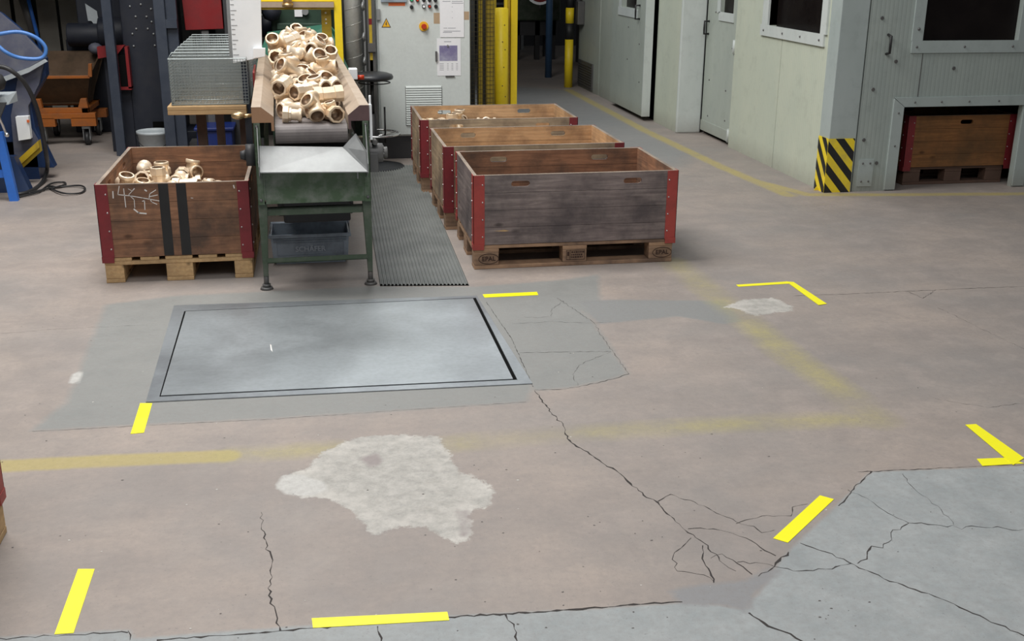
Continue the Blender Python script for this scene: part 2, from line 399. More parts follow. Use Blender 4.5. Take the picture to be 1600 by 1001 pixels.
crack([(1028, 783), (1048, 772), (1100, 790), (1150, 815), (1178, 822), (1190, 832), (1210, 828)], .003)
crack([(1075, 826), (1115, 826), (1165, 840), (1195, 860), (1212, 868)], .003, .004)
crack([(1080, 840), (1052, 868), (1058, 892), (1100, 898), (1115, 908)], .0025)
crack([(1098, 852), (1100, 878), (1115, 910)], .005)
crack([(1150, 818), (1190, 806), (1236, 806), (1238, 792), (1262, 787)], .003)
crack([(1110, 872), (1128, 865), (1152, 880), (1175, 897)], .003)
crack([(1152, 878), (1200, 881), (1240, 892), (1290, 889), (1330, 880)], .003, .004)
crack([(1250, 848), (1290, 862), (1335, 882), (1390, 908), (1470, 935), (1520, 958), (1600, 993), (1650, 1020)], .003, .006)
crack([(1340, 880), (1355, 862), (1380, 850), (1392, 832), (1420, 817), (1480, 823), (1540, 824), (1620, 828)], .006, .002, .015)
crack([(1325, 765), (1360, 782), (1395, 805), (1420, 817)], .002)
crack([(1410, 740), (1430, 765), (1470, 795), (1490, 820)], .0015)
crack([(-60, 1002), (0, 997), (200, 988)], .003)
crack([(200, 985), (203, 1000)], .004); crack([(245, 1000), (360, 992), (490, 981), (700, 964), (900, 952), (990, 944), (1066, 940)], .006, .008, .004)
crack([(1340, 737), (1420, 734), (1530, 728), (1620, 726)], .004, .002, .004)
crack([(1362, 736), (1335, 760), (1310, 790)], .006, .004); crack([(1232, 862), (1210, 885), (1185, 900)], .010, .004)
crack([(1170, 957), (1200, 978), (1235, 990), (1262, 1010)], .007)
crack([(408, 800), (412, 840), (425, 880), (420, 930), (432, 960), (438, 985)], .003, .005)
crack([(590, 978), (598, 1010)], .006, .006); crack([(790, 960), (803, 975), (808, 1001)], .005)
crack([(835, 609), (880, 608), (935, 598), (983, 584)], .003, .004, .006); crack([(983, 584), (950, 540), (928, 504), (870, 465)], .002, .002, .006)
crack([(760, 472), (800, 530), (833, 604)], .003, .003, .002); crack([(812, 551), (870, 550), (955, 549)], .002)
crack([(800, 506), (860, 502), (920, 505), (955, 503)], .0015); crack([(880, 470), (862, 482), (862, 495), (820, 496)], .0015)
crack([(955, 549), (905, 570), (895, 585), (903, 602)], .0015)
crack([(1240, 462), (1330, 459), (1460, 453), (1650, 445)], .003, .004, .004); crack([(1420, 456), (1442, 466), (1462, 453)], .003)
crack([(1465, 480), (1530, 512), (1600, 545)], .0012); crack([(0, 521), (120, 512), (230, 508)], .0012)
crack([(1460, 622), (1540, 636), (1600, 630)], .0012)
crack([(50, 674), (240, 664), (420, 655), (640, 640), (822, 628)], .0018, .0012, .003)
for _ in range(170):               # specks, chips and paint spots
    x = rng.uniform(0, 1600); y = 480 + 520*rng.random()
    c = gz(x, y); s = rng.uniform(.001, .0038); base = len(fz)+len(cv); a0 = rng.random()*6
    for k in range(5): rr = s*rng.uniform(.5, 1.2); cv.append((c[0]+rr*math.cos(a0+k*1.257)*1.4, c[1]+rr*math.sin(a0+k*1.257), .0008))
    cf.append(tuple(base+k for k in range(5)))
nspeck = 170
me = bpy.data.meshes.new('floor')
me.from_pydata(np.vstack([fz, np.array(cv)]).tolist(), [], quads.tolist()+cf)
ncv = len(cv); ncr = len(cf)-nspeck
mi = np.zeros(len(me.polygons), np.int32); mi[len(quads):len(quads)+ncr] = 1; mi[len(quads)+ncr:] = [2 if k % 4 else 3 for k in range(nspeck)]
me.polygons.foreach_set('material_index', mi)
for k, d in L.items():
    at = me.attributes.new(k, 'FLOAT', 'POINT'); at.data.foreach_set('value', np.concatenate([np.clip(d, -2, 2), np.full(ncv, 1.0)]).astype(np.float32))
floor = bpy.data.objects.new('floor', me); COL.objects.link(floor); floor['kind'] = 'structure'

def floor_mat():
    mt, nt, bs = new_mat('old_concrete'); g = nd(nt, 'ShaderNodeNewGeometry').outputs['Position']
    n_big = noise(nt, g, 1.1, 5, .6); n_mid = noise(nt, g, 6, 6, .65); n_fine = noise(nt, g, 38, 5, .7); n_edge = noise(nt, g, 14, 6, .7)
    n_st = noise(nt, mapping(nt, g, (.5, 2.2, 1)), 2.0, 5, .6)
    def A(nm): return nd(nt, 'ShaderNodeAttribute', attribute_name=nm).outputs['Fac']
    def mask(nm, soft, amp, nz=None):
        d = mth(nt, 'MULTIPLY_ADD', mth(nt, 'SUBTRACT', nz or n_edge, .5), amp, A(nm)); return ramp(nt, d, soft, -soft)
    c = mixc(nt, ramp(nt, n_big, .38, .64), (.385, .322, .280), (.285, .258, .240))
    c = mixc(nt, ramp(nt, n_st, .4, .75, 0, .5), c, (.245, .215, .20))
    c = mixc(nt, ramp(nt, noise(nt, g, 2.7, 7, .7, .5), .47, .62, 0, .5), c, (.27, .235, .215))
    c = mixc(nt, ramp(nt, noise(nt, g, 17, 4, .6), .55, .75, 0, .35), c, (.24, .21, .195))
    c = mixc(nt, ramp(nt, n_mid, .5, .8, 0, .45), c, (.44, .37, .33))
    c = mixc(nt, mask('patch', .02, .04), c, mixc(nt, n_mid, (.215, .225, .217), (.295, .295, .28)))
    c = mixc(nt, mth(nt, 'MULTIPLY', mask('aisle', .12, .25), .75), c, (.245, .26, .265))
    c = mixc(nt, mask('strip', .015, .03), c, (.24, .245, .24))
    c = mixc(nt, mask('slab', .008, .02), c, mixc(nt, ramp(nt, n_mid, .3, .7), (.28, .305, .31), (.37, .39, .39)))
    c = mixc(nt, mask('slab_dark', .012, .03), c, (.25, .25, .255))
    yel = mixc(nt, n_mid, (.50, .40, .10), (.44, .36, .14))
    c = mixc(nt, mth(nt, 'MULTIPLY', mask('paint', .012, .02), ramp(nt, n_fine, .25, .6, .55, .9)), c, yel)
    c = mixc(nt, mth(nt, 'MULTIPLY', mask('paint_far', .02, .04), ramp(nt, n_mid, .3, .6, .5, .9)), c, yel)
    c = mixc(nt, mth(nt, 'MULTIPLY', mask('paint_faint', .045, .05), mth(nt, 'MULTIPLY', ramp(nt, n_mid, .3, .65, .25, .72), ramp(nt, noise(nt, g, 1.7, 2), .38, .58, .35, 1))), c, (.42, .37, .13))
    wf = mth(nt, 'MULTIPLY', mask('worn', .007, .13, mth(nt, 'MULTIPLY_ADD', n_fine, .45, mth(nt, 'MULTIPLY', n_edge, .6))), ramp(nt, n_fine, .32, .52, .7, 1))
    c = mixc(nt, wf, c, mixc(nt, ramp(nt, noise(nt, g, 22, 6, .75), .38, .62), (.36, .35, .32), (.52, .50, .46)))
    rimm = mth(nt, 'MULTIPLY', ramp(nt, A('worn'), -.11, -.0, 0, .8), mth(nt, 'MULTIPLY', wf, ramp(nt, n_mid, .45, .6)))
    c = mixc(nt, rimm, c, (.64, .61, .56))
    c = mixc(nt, mask('worn_dark', .012, .04), c, (.30, .26, .25))
    c = mixc(nt, mask('bright', .008, .02), c, (.55, .54, .51))
    c = mixc(nt, ramp(nt, n_fine, .3, .75, .0, .42), c, (.22, .20, .19))
    c = mixc(nt, ramp(nt, noise(nt, g, 90, 3), .62, .72, 0, .35), c, (.16, .15, .15))
    nt.links.new(c, bs.inputs['Base Color']); bs.inputs['Specular IOR Level'].default_value = .35
    nt.links.new(ramp(nt, n_mid, .3, .7, .5, .72), bs.inputs['Roughness'])
    h = mth(nt, 'MULTIPLY_ADD', wf, -.6, n_fine); bump(nt, bs, h, .22, .006)
    return mt
me.materials.append(floor_mat()); me.materials.append(paint('crack_dirt', (.035, .03, .028), (.06, .05, .045), .3, .9, bmp=0))
me.materials.append(paint('dark_speck', (.10, .09, .085), rough=.8, bmp=0)); me.materials.append(paint('pale_chip', (.62, .6, .56), rough=.8, bmp=0))

# ------------------------------------------------------------------ hall and booth
def struct(name, mb, mats, **k): o = mb.build(name, mats, **k); o['kind'] = 'structure'; return o
mb = MB(); mb.box((-8, 24, 0), (12, 24.2, 6.5)); struct('wall_back', mb, M['wall_dark'])
mb = MB(); mb.box((-8.2, -3, 0), (-8, 24, 6.5)); struct('wall_left', mb, M['wall_dark'])
mb = MB(); mb.box((6.3, 1.5, 0), (6.5, 7.85, 6.5)); struct('sky_blocker_right', mb, M['wall_dark'])  # unseen wall, added to hold back sky light from the right
mb = MB(); mb.box((-8, 9.9, 2.9), (.3, 24, 3.1)); mb.box((.3, 13.5, 2.9), (7, 24, 3.1)); struct('sky_blocker_top', mb, M['wall_dark'])  # unseen slabs, added to block the sky over back left and far aisle

def booth(name, a, b, axis, rib=True):
    mt, nt, bs = new_mat(name); g = nd(nt, 'ShaderNodeNewGeometry').outputs['Position']
    sx = nd(nt, 'ShaderNodeSeparateXYZ'); nt.links.new(g, sx.inputs[0])
    ph = mth(nt, 'MULTIPLY', sx.outputs[axis], 2*PI/.034)
    rb = mth(nt, 'POWER', mth(nt, 'ABSOLUTE', mth(nt, 'SINE', mth(nt, 'MULTIPLY', ph, .5))), .35)
    n1 = noise(nt, mapping(nt, g, (3, 3, .9)), 1.6, 5); n2 = noise(nt, g, 9, 6, .7)
    c = mixc(nt, ramp(nt, n1, .3, .7), a, b)
    c = mixc(nt, ramp(nt, n2, .52, .75, 0, .3), c, tuple(x*.55 for x in a))
    zd = ramp(nt, mth(nt, 'MULTIPLY_ADD', n2, .25, sx.outputs[2]), .05, .30, .55, 0)
    c = mixc(nt, zd, c, (.20, .17, .13))
    c = mixc(nt, ramp(nt, rb, .25, .8, .16 if rib else 0, 0), c, tuple(x*.4 for x in a))
    nt.links.new(c, bs.inputs['Base Color']); bs.inputs['Roughness'].default_value = .5
    if rib: bump(nt, bs, rb, .35, .003)
    return mt
M['cream'] = booth('cream_green_panel', (.58, .62, .51), (.53, .58, .485), 1)
M['cream2'] = booth('grey_green_panel', (.46, .495, .43), (.41, .455, .40), 1)
M['trim'] = booth('pale_blue_white_sheet', (.61, .65, .63), (.53, .58, .56), 1, False)
M['front'] = booth('grey_green_front', (.38, .43, .40), (.33, .38, .36), 0)
M['fronttrim'] = booth('grey_blue_front_sheet', (.41, .465, .455), (.36, .415, .40), 0, False)
M['leaf'] = booth('grey_door_sheet', (.44, .485, .43), (.40, .445, .40), 1)
M['glass_dark'] = paint('dark_window_glass', (.008, .006, .006), (.014, .010, .008), .2, .35, bmp=0, spec=.2)
HT = 2.6
# side wall, x = 3.84: two panels with a seam, a window over them
mb = MB()
mb.box((3.84, 7.87, 0), (3.92, 8.878, 1.12)); mb.box((3.84, 8.886, 0), (3.92, 9.945, 1.12))
mb.box((3.84, 7.87, 1.12), (3.92, 8.14, HT)); mb.box((3.84, 9.18, 1.12), (3.92, 9.945, HT)); mb.box((3.84, 8.14, 2.0), (3.92, 9.18, HT))
mb.box((3.90, 7.95, 0), (3.95, 9.90, 1.15), mi=1)
struct('wall_right', mb, [M['cream'], M['gap']])
mb = MB(); mb.box((3.905, 8.14, 1.125), (3.92, 9.18, 2.0), mi=1)
wn = struct('window_1', mb, [M['trim'], M['glass_dark']])
mb = MB()
mb.box((3.822, 8.08, 1.075), (3.84, 9.33, 1.165)); mb.box((3.84, 8.14, 1.12), (3.93, 9.18, 1.145))
mb.box((3.822, 9.18, 1.165), (3.93, 9.30, 2.0)); mb.box((3.822, 8.05, 1.165), (3.84, 8.15, 2.0))
for yy in (8.15, 8.5, 8.85, 9.25): mb.ball((3.82, yy, 1.12), .009, 1, 8)
mb.build('window_frame', [M['trim'], M['steel_dark']], wn)
# door 2 between wall and projecting end face
d2 = MB(); d2.box((3.86, 9.965, .035), (3.90, 10.78, 1.13)); d2.box((3.86, 9.965, 1.13), (3.90, 10.09, HT)); d2.box((3.86, 10.42, 1.13), (3.90, 10.78, HT)); d2.box((3.86, 10.09, 2.0), (3.90, 10.42, HT))
d2.box((3.91, 9.94, 0), (3.94, 10.82, HT), mi=1)
for y, z in ((10.62, .55), (10.15, .5), (10.6, .2), (10.12, .22), (10.55, 1.2), (10.05, .9)): d2.ball((3.86, y, z), .009, 2, 8)
d2o = struct('door_2', d2, [M['leaf'], M['gap'], M['steel_dark']])
mb = MB(); mb.box((3.85, 10.06, 1.13), (3.862, 10.45, 1.21)); mb.box((3.85, 10.42, 1.2), (3.862, 10.50, 2.0)); mb.build('window_frame', M['trim'], d2o)
mb = MB(); mb.box((3.895, 10.09, 1.13), (3.905, 10.42, 2.0)); mb.build('window_pane', M['glass_dark'], d2o)
def dhandle(x, y, z0, z1, par, ax='x'):
    mb = MB(); o = .05
    if ax == 'x': pts = [(x, y, z0), (x-o, y, z0), (x-o, y, (z0+z1)/2), (x-o, y, z1), (x, y, z1)]
    else: pts = [(x, y, z0), (x, y-o, z0+.01), (x, y-o, (z0+z1)/2), (x, y-o, z1-.01), (x, y, z1)]
    mb.tube(pts, .010, 8); return mb.build('door_handle', M['black'], par)
dhandle(3.86, 10.72, .985, 1.105, d2o)
for z in (.92, .10, 1.75):
    mb = MB(); mb.box((3.842, 9.955, z-.06), (3.862, 10.01, z+.06)); mb.cyl((3.838, 9.955, z-.06), (3.838, 9.955, z+.06), .012); mb.build('hinge', M['trim'], d2o)
mb = MB(); mb.box((3.852, 9.99, .04), (3.862, 10.78, .14)); mb.build('kick_plate', M['leaf'], d2o)
# projecting end face and far side wall, x = 3.6
mb = MB(); mb.box((3.605, 10.80, 0), (3.86, 10.84, HT)); struct('trim_1', mb, M['trim'], bevel=.012)
mb = MB(); mb.box((3.615, 10.84, 0), (3.68, 11.615, HT)); struct('wall_right_middle', mb, M['cream'])
mb = MB(); mb.box((3.57, 13.05, 0), (3.66, 13.85, 1.2)); mb.box((3.57, 13.05, 1.2), (3.66, 13.3, HT)); mb.box((3.565, 13.88, 0), (3.66, 15.0, HT)); mb.box((3.57, 13.78, 1.2), (3.66, 13.85, HT)); mb.box((3.64, 11.5, 0), (3.70, 13.05, HT), mi=1)
mb.box((3.60, 13.2, 1.15), (3.65, 13.85, HT), mi=1)
struct('wall_right_far', mb, [M['cream2'], M['gap']])
d1 = MB(); d1.box((3.49, 11.66, .05), (3.57, 13.02, 1.15)); d1.box((3.49, 11.66, 1.15), (3.57, 12.03, HT)); d1.box((3.49, 12.63, 1.15), (3.57, 13.02, HT)); d1.box((3.49, 12.03, 2.0), (3.57, 12.63, HT))
d1.box((3.485, 11.64, .05), (3.575, 11.66, HT), mi=1)
for y, z in ((12.3, .6), (12.3, .95), (11.8, .4), (11.85, .8)): d1.ball((3.49, y, z), .009, 2, 8)
d1o = struct('door_1', d1, [M['leaf'], M['trim'], M['steel_dark']])
mb = MB(); mb.box((3.482, 11.95, 1.06), (3.492, 12.75, 1.15)); mb.box((3.482, 12.63, 1.15), (3.492, 12.72, 2.0)); mb.build('window_frame', M['trim'], d1o)
mb = MB(); mb.box((3.55, 12.03, 1.15), (3.56, 12.63, 2.0)); mb.build('window_pane', M['glass_dark'], d1o)
dhandle(3.49, 11.88, 1.06, 1.20, d1o)
v = MB(); v.box((3.545, 14.15, .03), (3.57, 14.93, .36))
for k in range(9): v.box((3.535, 14.18, .06+k*.032), (3.548, 14.90, .07+k*.032))
tag(v.build('ventilation_grille', M['steel_dark']), 'dark metal ventilation plate low on the far booth wall beside the striped bollard', 'ventilation plate')
j = MB(); j.box((3.47, 14.70, .82), (3.565, 14.88, 1.12)); j.cyl((3.50, 14.8, 1.1), (3.50, 14.8, 1.25), .03)
tag(j.build('junction_box', M['steel_dark'], bevel=.01), 'small grey box on the far booth wall behind the striped bollard', 'electrical box')
# front wall, y = 7.85
mb = MB(); mb.box((3.838, 7.846, 0), (4.055, 7.90, HT)); mb.box((3.835, 7.846, 0), (3.842, 8.02, HT)); struct('trim_2', mb, M['fronttrim'], bevel=.004)
mb = MB()
Y0, Y1 = 7.85, 7.90
for b in ((4.065, 0, 4.42, HT), (4.42, .645, 4.50, HT), (4.50, .645, 5.29, 1.13), (5.29, .645, 6.6, HT), (5.42, 0, 6.6, .645), (4.50, 1.95, 5.29, HT)):
    mb.box((b[0], Y0, b[1]), (b[2], Y1, b[3]))
mb.box((4.055, 7.875, 0), (4.068, 7.90, HT), mi=1)
for x, z in ((4.31, .985), (4.245, .22), (4.79, .93), (4.15, .78), (4.12, .40), (4.16, 1.30)): mb.cyl((x, 7.852, z), (x, 7.842, z), .013, mi=2, seg=12)
d3o = struct('door_3', mb, [M['front'], M['gap'], M['steel_dark']])
dhandle(4.225, 7.85, 1.04, 1.18, d3o, 'y')
mb = MB()
mb.box((4.42, 7.838, 1.045), (5.40, 7.85, 1.135)); mb.box((4.415, 7.838, 1.135), (4.50, 7.85, 2.02)); mb.box((5.29, 7.838, 1.135), (5.38, 7.85, 2.02)); mb.box((4.50, 7.85, 1.13), (4.51, 7.9, 1.95))
for x in (4.46, 4.85, 5.25): mb.ball((x, 7.837, 1.09), .009, 1, 8)
mb.ball((4.46, 7.837, 1.22), .012, 1, 8)
mb.build('window_frame', [M['fronttrim'], M['steel_dark']], d3o)
mb = MB(); mb.box((4.50, 7.89, 1.13), (5.29, 7.90, 1.95)); mb.build('window_pane', M['glass_dark'], d3o)
mb = MB()
mb.plate([(4.33, .715), (4.42, .645), (5.42, .645), (5.52, .72)], [], -.014, T(0, 7.85, 0)); mb.plate([(4.33, .01), (4.33, .71), (4.416, .645), (4.416, .01)], [], -.014, T(0, 7.85, 0)); mb.plate([(5.424, .01), (5.424, .645), (5.52, .715), (5.52, .01)], [], -.014, T(0, 7.85, 0))
for x, z in ((4.5, .68), (4.72, .68), (4.95, .68), (5.2, .68), (4.375, .6), (4.375, .35), (5.47, .6)): mb.ball((x, 7.836, z), .008, 1, 8)
mb.build('hatch_frame', [M['fronttrim'], M['steel_dark']], d3o)
mb = MB(); mb.box((4.10, 7.842, .04), (4.22, 7.85, .25))
for x, z in ((4.13, .22), (4.19, .22), (4.13, .08), (4.19, .08)): mb.ball((x, 7.841, z), .008, 1, 8)
mb.build('cover_plate', [M['fronttrim'], M['steel_dark']], d3o)
mb = MB(); mb.box((4.52, 7.848, .72), (4.526, 7.851, 1.04)); mb.build('panel_seam', M['steel_dark'], d3o)
mb = MB(); mb.box((3.86, 15.0, 0), (6.6, 15.1, HT)); mb.box((6.6, 7.85, 0), (6.7, 15.1, HT)); mb.box((3.6, 7.86, HT), (6.7, 15.1, HT+.05))
mb.box((4.0, 9.4, 0), (6.6, 9.45, HT))
struct('wall_booth_inside', mb, M['wall_dark'])

# hazard corner guard
hz = MB()
M['hazard_yellow'] = paint('hazard_yellow', (.88, .66, .03), (.3, .25, .12), .25, .5)
def hazard_face(mb, wd, ht, n, sgn, Mx):   # stripes at 45 degrees clipped to a rectangle
    mb.plate([(0, 0), (wd, 0), (wd, ht), (0, ht)], [], .004, Mx, 0)
    pitch = .160
    for k in range(-4, 8):
        c0 = k*pitch; band = []
        poly = [(0, 0), (wd, 0), (wd, ht), (0, ht)]
        def clip(poly, f):
            out = []
            for i in range(len(poly)):
                a, b = poly[i-1], poly[i]; fa, fb = f(a), f(b)
                if (fa >= 0) != (fb >= 0):
                    t = fa/(fa-fb); out.append((a[0]+(b[0]-a[0])*t, a[1]+(b[1]-a[1])*t))
                if fb >= 0: out.append(b)
            return out
        g = lambda p: p[1]+sgn*p[0]*1.15
        q = clip(poly, lambda p: g(p)-c0)
        q = clip(q, lambda p: c0+.080-g(p)) if q else q
        if len(q) >= 3: mb.plate(q, [], .0012, Mx @ T(0, -.0012, 0), 1)
hazard_face(hz, .215, .415, 0, 1, T(3.828, 7.838, 0))
hazard_face(hz, .17, .415, 0, 1, T(3.828, 7.842+.17, 0) @ R(-PI/2, 'Z'))
hz.plate([(0, 0), (.05, 0), (.02, .03)], [], .003, T(3.79, 7.93, .002))
tag(hz.build('corner_guard', [M['hazard_yellow'], M['black']]), 'yellow and black striped metal corner guard at the foot of the booth corner', 'corner guard')
# ------------------------------------------------------------------ pallets and pallet boxes
def slot(cx, cz, wd=.11, h=.034, n=5):
    r = h/2; p = []
    for s, a0 in ((1, -PI/2), (-1, PI/2)):
        for i in range(n+1): a = a0+PI*i/n; p.append((cx+s*(wd/2-r)+r*math.cos(a), cz+r*math.sin(a)))
    return p
def text_mesh(s, size, mat, parent, loc, rot, name='marking', ext=.0006, bold=.0):
    cu = bpy.data.curves.new(name, 'FONT'); cu.body = s; cu.size = size; cu.align_x = 'CENTER'; cu.align_y = 'CENTER'; cu.extrude = ext; cu.offset = bold
    cu.resolution_u = 3
    o = bpy.data.objects.new(name+'_tmp', cu); COL.objects.link(o); bpy.context.view_layer.update()
    me = bpy.data.meshes.new_from_object(o.evaluated_get(bpy.context.evaluated_depsgraph_get()))
    bpy.data.objects.remove(o); me.name = name; me.materials.clear(); me.materials.append(mat)
    t = bpy.data.objects.new(name, me); COL.objects.link(t); t.parent = parent; t.location = loc; t.rotation_euler = rot
    return t
def pallet(L, D, loc, rz, label, mat, long_x=True, stamp=False, group=None):
    """Euro pallet; deck boards run along the longer side. loc is the front-left corner."""
    a, b = (L, D) if long_x else (D, L)           # a = board direction
    root = thing('wooden_pallet', label, 'pallet', (loc[0], loc[1], 0), rz, group)
    def P(name, lo, hi):
        mb = MB(); sx, sy, sz = [hi[i]-lo[i] for i in range(3)]
        mb.box((-sx/2, -sy/2, -sz/2), (sx/2, sy/2, sz/2)); c = [(hi[i]+lo[i])/2 for i in range(3)]
        if long_x: o = mb.build(name, mat, root, c, bevel=.003)
        else: o = mb.build(name, mat, root, (c[1], c[0], c[2]), (0, 0, -PI/2), bevel=.003)
        return o
    for y0, wd in ((0, .145), (.19, .1), (b/2-.0725, .145), (b-.29, .1), (b-.145, .145)): P('top_board', (0, y0, .122), (a, y0+wd, .143))
    for x0 in (0, a/2-.0725, a-.145): P('stringer_board', (x0, 0, .100), (x0+.145, b, .1215))
    for x0 in (0, a/2-.0725, a-.145):
        for y0, wd in ((0, .1), (b/2-.0725, .145), (b-.1, .1)):
            P('block', (x0+.001, y0+.001, .0225), (x0+.144, y0+wd-.001, .0995))
    for y0, wd in ((0, .1), (b/2-.0725, .145), (b-.1, .1)): P('bottom_board', (0, y0, 0), (a, y0+wd, .022))
    if stamp:
        for cx in (.085, 1.128):
            mk = text_mesh('EPAL', .037, M['brown_ink'], root, (cx, -.0008, .060), (PI/2, 0, 0), 'stamp', bold=.0006)
            mb = MB(); mb.tube([((.058*math.cos(t*PI/16)), 0, .030*math.sin(t*PI/16)) for t in range(32)], .0016, 4, closed=True)
            mb.build('stamp_ring', M['brown_ink'], mk, (0, 0, 0), (-PI/2, 0, 0))
        mb = MB(); x0, x1, z0, z1 = .545, .655, .036, .095
        for q in ((x0, z0, x1, z0+.002), (x0, z1-.002, x1, z1), (x0, z0, x0+.002, z1), (x1-.002, z0, x1, z1), (x0+.022, z0, x0+.024, z1)): mb.box((q[0], -.0016, q[1]), (q[2], 0, q[3]))
        for z in (.078, .062, .048):
            x = x0+.030
            while x < x1-.012: wdt = rng.uniform(.005, .012); mb.box((x, -.0016, z), (x+wdt, 0, z+.008)); x += wdt+.004
        mb.box((x0+.006, -.0016, .06), (x0+.017, 0, .085))
        mb.build('stamp', M['brown_ink'], root)
    return root
def pallet_box(L, D, loc, rz, label, wo, wi, we, redm, holes_front=(), holes_side=(), h=.404, z0=.1445, group=None, name='pallet_box', foot=True):
    root = thing(name, label, 'wooden crate', (loc[0], loc[1], z0), rz, group)
    t = .02; n = 4; ph = h/n
    def wall(nm, length, holes, place, rot):
        mb = MB()
        for k in range(n):
            zz0 = k*ph+.0012; zz1 = (k+1)*ph-.0006
            top = (k == n-1)
            outer = [(0, zz0), (length, zz0), (length, zz1), (0, zz1)]
            hs = [slot(cx, h-.052) for cx in holes] if top else []
            mb.plate(outer, hs, t-.003, T(0, .0, 0), 0)            # outer skin
            mb.plate(outer, hs, .003, T(0, t-.0029, 0), 1)       # inner face shows its own tone
        mb.box((0, 0, h-.0005), (length, t, h+.0012), 2)
        return mb.build(nm, [wo, wi, we], root, place, rot, recalc=False)
    wall('long_side' if L > D else 'end_board', L, holes_front, (0, 0, 0), (0, 0, 0))
    wall('long_side' if L > D else 'end_board', L, holes_front, (L, D, 0), (0, 0, PI))
    wall('end_board' if L > D else 'long_side', D-2*t-.002, holes_side, (0, D-t-.001, 0), (0, 0, -PI/2))
    wall('end_board' if L > D else 'long_side', D-2*t-.002, holes_side, (L, t+.001, 0), (0, 0, PI/2))
    mb = MB(); mb.box((t, t, .0), (L-t, D-t, .012)); mb.build('bottom_panel', wi, root)
    for sx, sy in ((0, 0), (1, 0), (0, 1), (1, 1)):
        mb = MB(); e = .0035; wd = .062; zb = -.001
        def bx(x0, x1, y0, y1, za, zz, mi=0):
            X0, X1 = (x0, x1) if sx == 0 else (L-x1, L-x0); Y0, Y1 = (y0, y1) if sy == 0 else (D-y1, D-y0)
            mb.box((X0, Y0, za), (X1, Y1, zz), mi)
        bx(-e, wd, -e, -.0003, zb, h+.002); bx(-e, -.0003, -e, wd, zb, h+.002)
        if foot:
            for (x0, x1, y0, y1) in ((-e, wd*.95, -e-.002, -.002), (-e-.002, -.002, -e, wd*.95)): bx(x0, x1, y0, y1, -.028, .006)
        for k in range(4):
            z = h*(.12+.25*k); c1 = (wd-.012, -e); 
            X = c1[0] if sx == 0 else L-c1[0]; Yv = c1[1] if sy == 0 else D+e
            mb.ball((X, Yv, z), .0055, 1, 8); 
            X = -e if sx == 0 else L+e; Yv = wd-.012 if sy == 0 else D-wd+.012
            mb.ball((X, Yv, z), .0055, 1, 8)
        mb.build('corner_iron', [redm, M['rivet']], root)
    return root
HF = (.27, .93)
PA = (.862, 6.10); 
pallet(1.19, .79, (PA[0]+.002, PA[1]+.005), 0, 'reddish old wooden pallet with burnt oval stamps, under the dark grey weathered crate', M['wood_pallet_old'], True, True)
pa = pallet_box(1.2, .8, PA, 0, 'dark grey weathered wooden crate with bright red corner irons, nearest of the row of three', M['wood_grey'], M['wood_brown'], M['wood_edge'], M['red'], HF, ())
mb = MB()
P0 = gy(775, 363, 6.10); 
mb.plate([(.085, .085), (.10, .084), (.15, .089), (.175, .082), (.15, .079), (.12, .081)], [], .0015, T(.03, -.0015, -.002)); mb.build('splintered_patch', M['wood_beam'], pa)
pallet(1.19, .79, (.812, 7.075), .010, 'wooden pallet under the middle crate of the row of three', M['wood_pallet_old'])
pallet_box(1.2, .8, (.808, 7.07), .010, 'tan wooden crate with dark red corner irons, empty, middle of the row of three', M['wood_tanout'], M['wood_tan'], M['wood_edge'], M['red_dark'], HF, ())
pallet(1.19, .79, (.772, 8.265), 0, 'wooden pallet under the rearmost crate of the row of three', M['wood_pallet_old'])
pallet_box(1.2, .8, (.768, 8.26), 0, 'tan wooden crate holding brass fittings, rearmost of the row of three by the cabinet', M['wood_tanout'], M['wood_tan'], M['wood_edge'], M['red_dark'], HF, ())
PL = (-1.180, 6.125)
pallet(.79, 1.19, (PL[0]+.004, PL[1]+.005), 0, 'pale new wooden pallet under the red-brown crate left of the conveyor', M['wood_pallet'], False)
pl = pallet_box(.8, 1.2, PL, 0, 'red-brown wooden crate with two black stripes and chalk marks left of the conveyor', M['wood_brown'], M['wood_brown'], M['wood_edge'], M['red_dark'], (), (.33, .87))
def stroke(pts, wd):      # flat chalk or tape stroke on the front board of the left crate, from photo positions
    q = [gy(140+x/3.85, 200+y/3.85, PL[1]) for x, y in pts]
    return [Vector((p[0]-PL[0], -.0012, p[2]-.1445)) for p in q], wd
mb = MB()
for pts, wd in [([(140, 382), (142, 420)], .006), ([(178, 350), (170, 400), (250, 408), (320, 420), (420, 438)], .004), ([(205, 365), (218, 475)], .004), ([(270, 365), (235, 400), (268, 430), (272, 478)], .003), ([(232, 365), (255, 378), (268, 362)], .002),
                ([(318, 440), (330, 435), (333, 490)], .004), ([(268, 488), (295, 510), (340, 514)], .007), ([(398, 372), (362, 395), (358, 420), (375, 445), (405, 458)], .004), ([(362, 412), (408, 402)], .004), ([(333, 372), (342, 378)], .007), ([(428, 445), (440, 440)], .006), ([(866, 345), (870, 360)], .006), ([(452, 490), (455, 493)], .005), ([(610, 420), (622, 421)], .003)]:
    P, wd = stroke(pts, wd)
    for a, b in zip(P, P[1:]):
        d = (b-a); n = Vector((-d.z, 0, d.x)).normalized()*wd*.5; e = d.normalized()*wd*.4
        mb.plate([((a-n-e).x, (a-n-e).z), ((b-n+e).x, (b-n+e).z), ((b+n+e).x, (b+n+e).z), ((a+n-e).x, (a+n-e).z)], [], .0008, T(0, -.0010, 0))
mb.build('chalk_marks', M['chalk'], pl)
for x0 in (.325, .418):
    mb = MB(); mb.box((x0, -.0012, .003), (x0+.052, -.0002, .402)); mb.build('black_stripe', M['black'], pl)
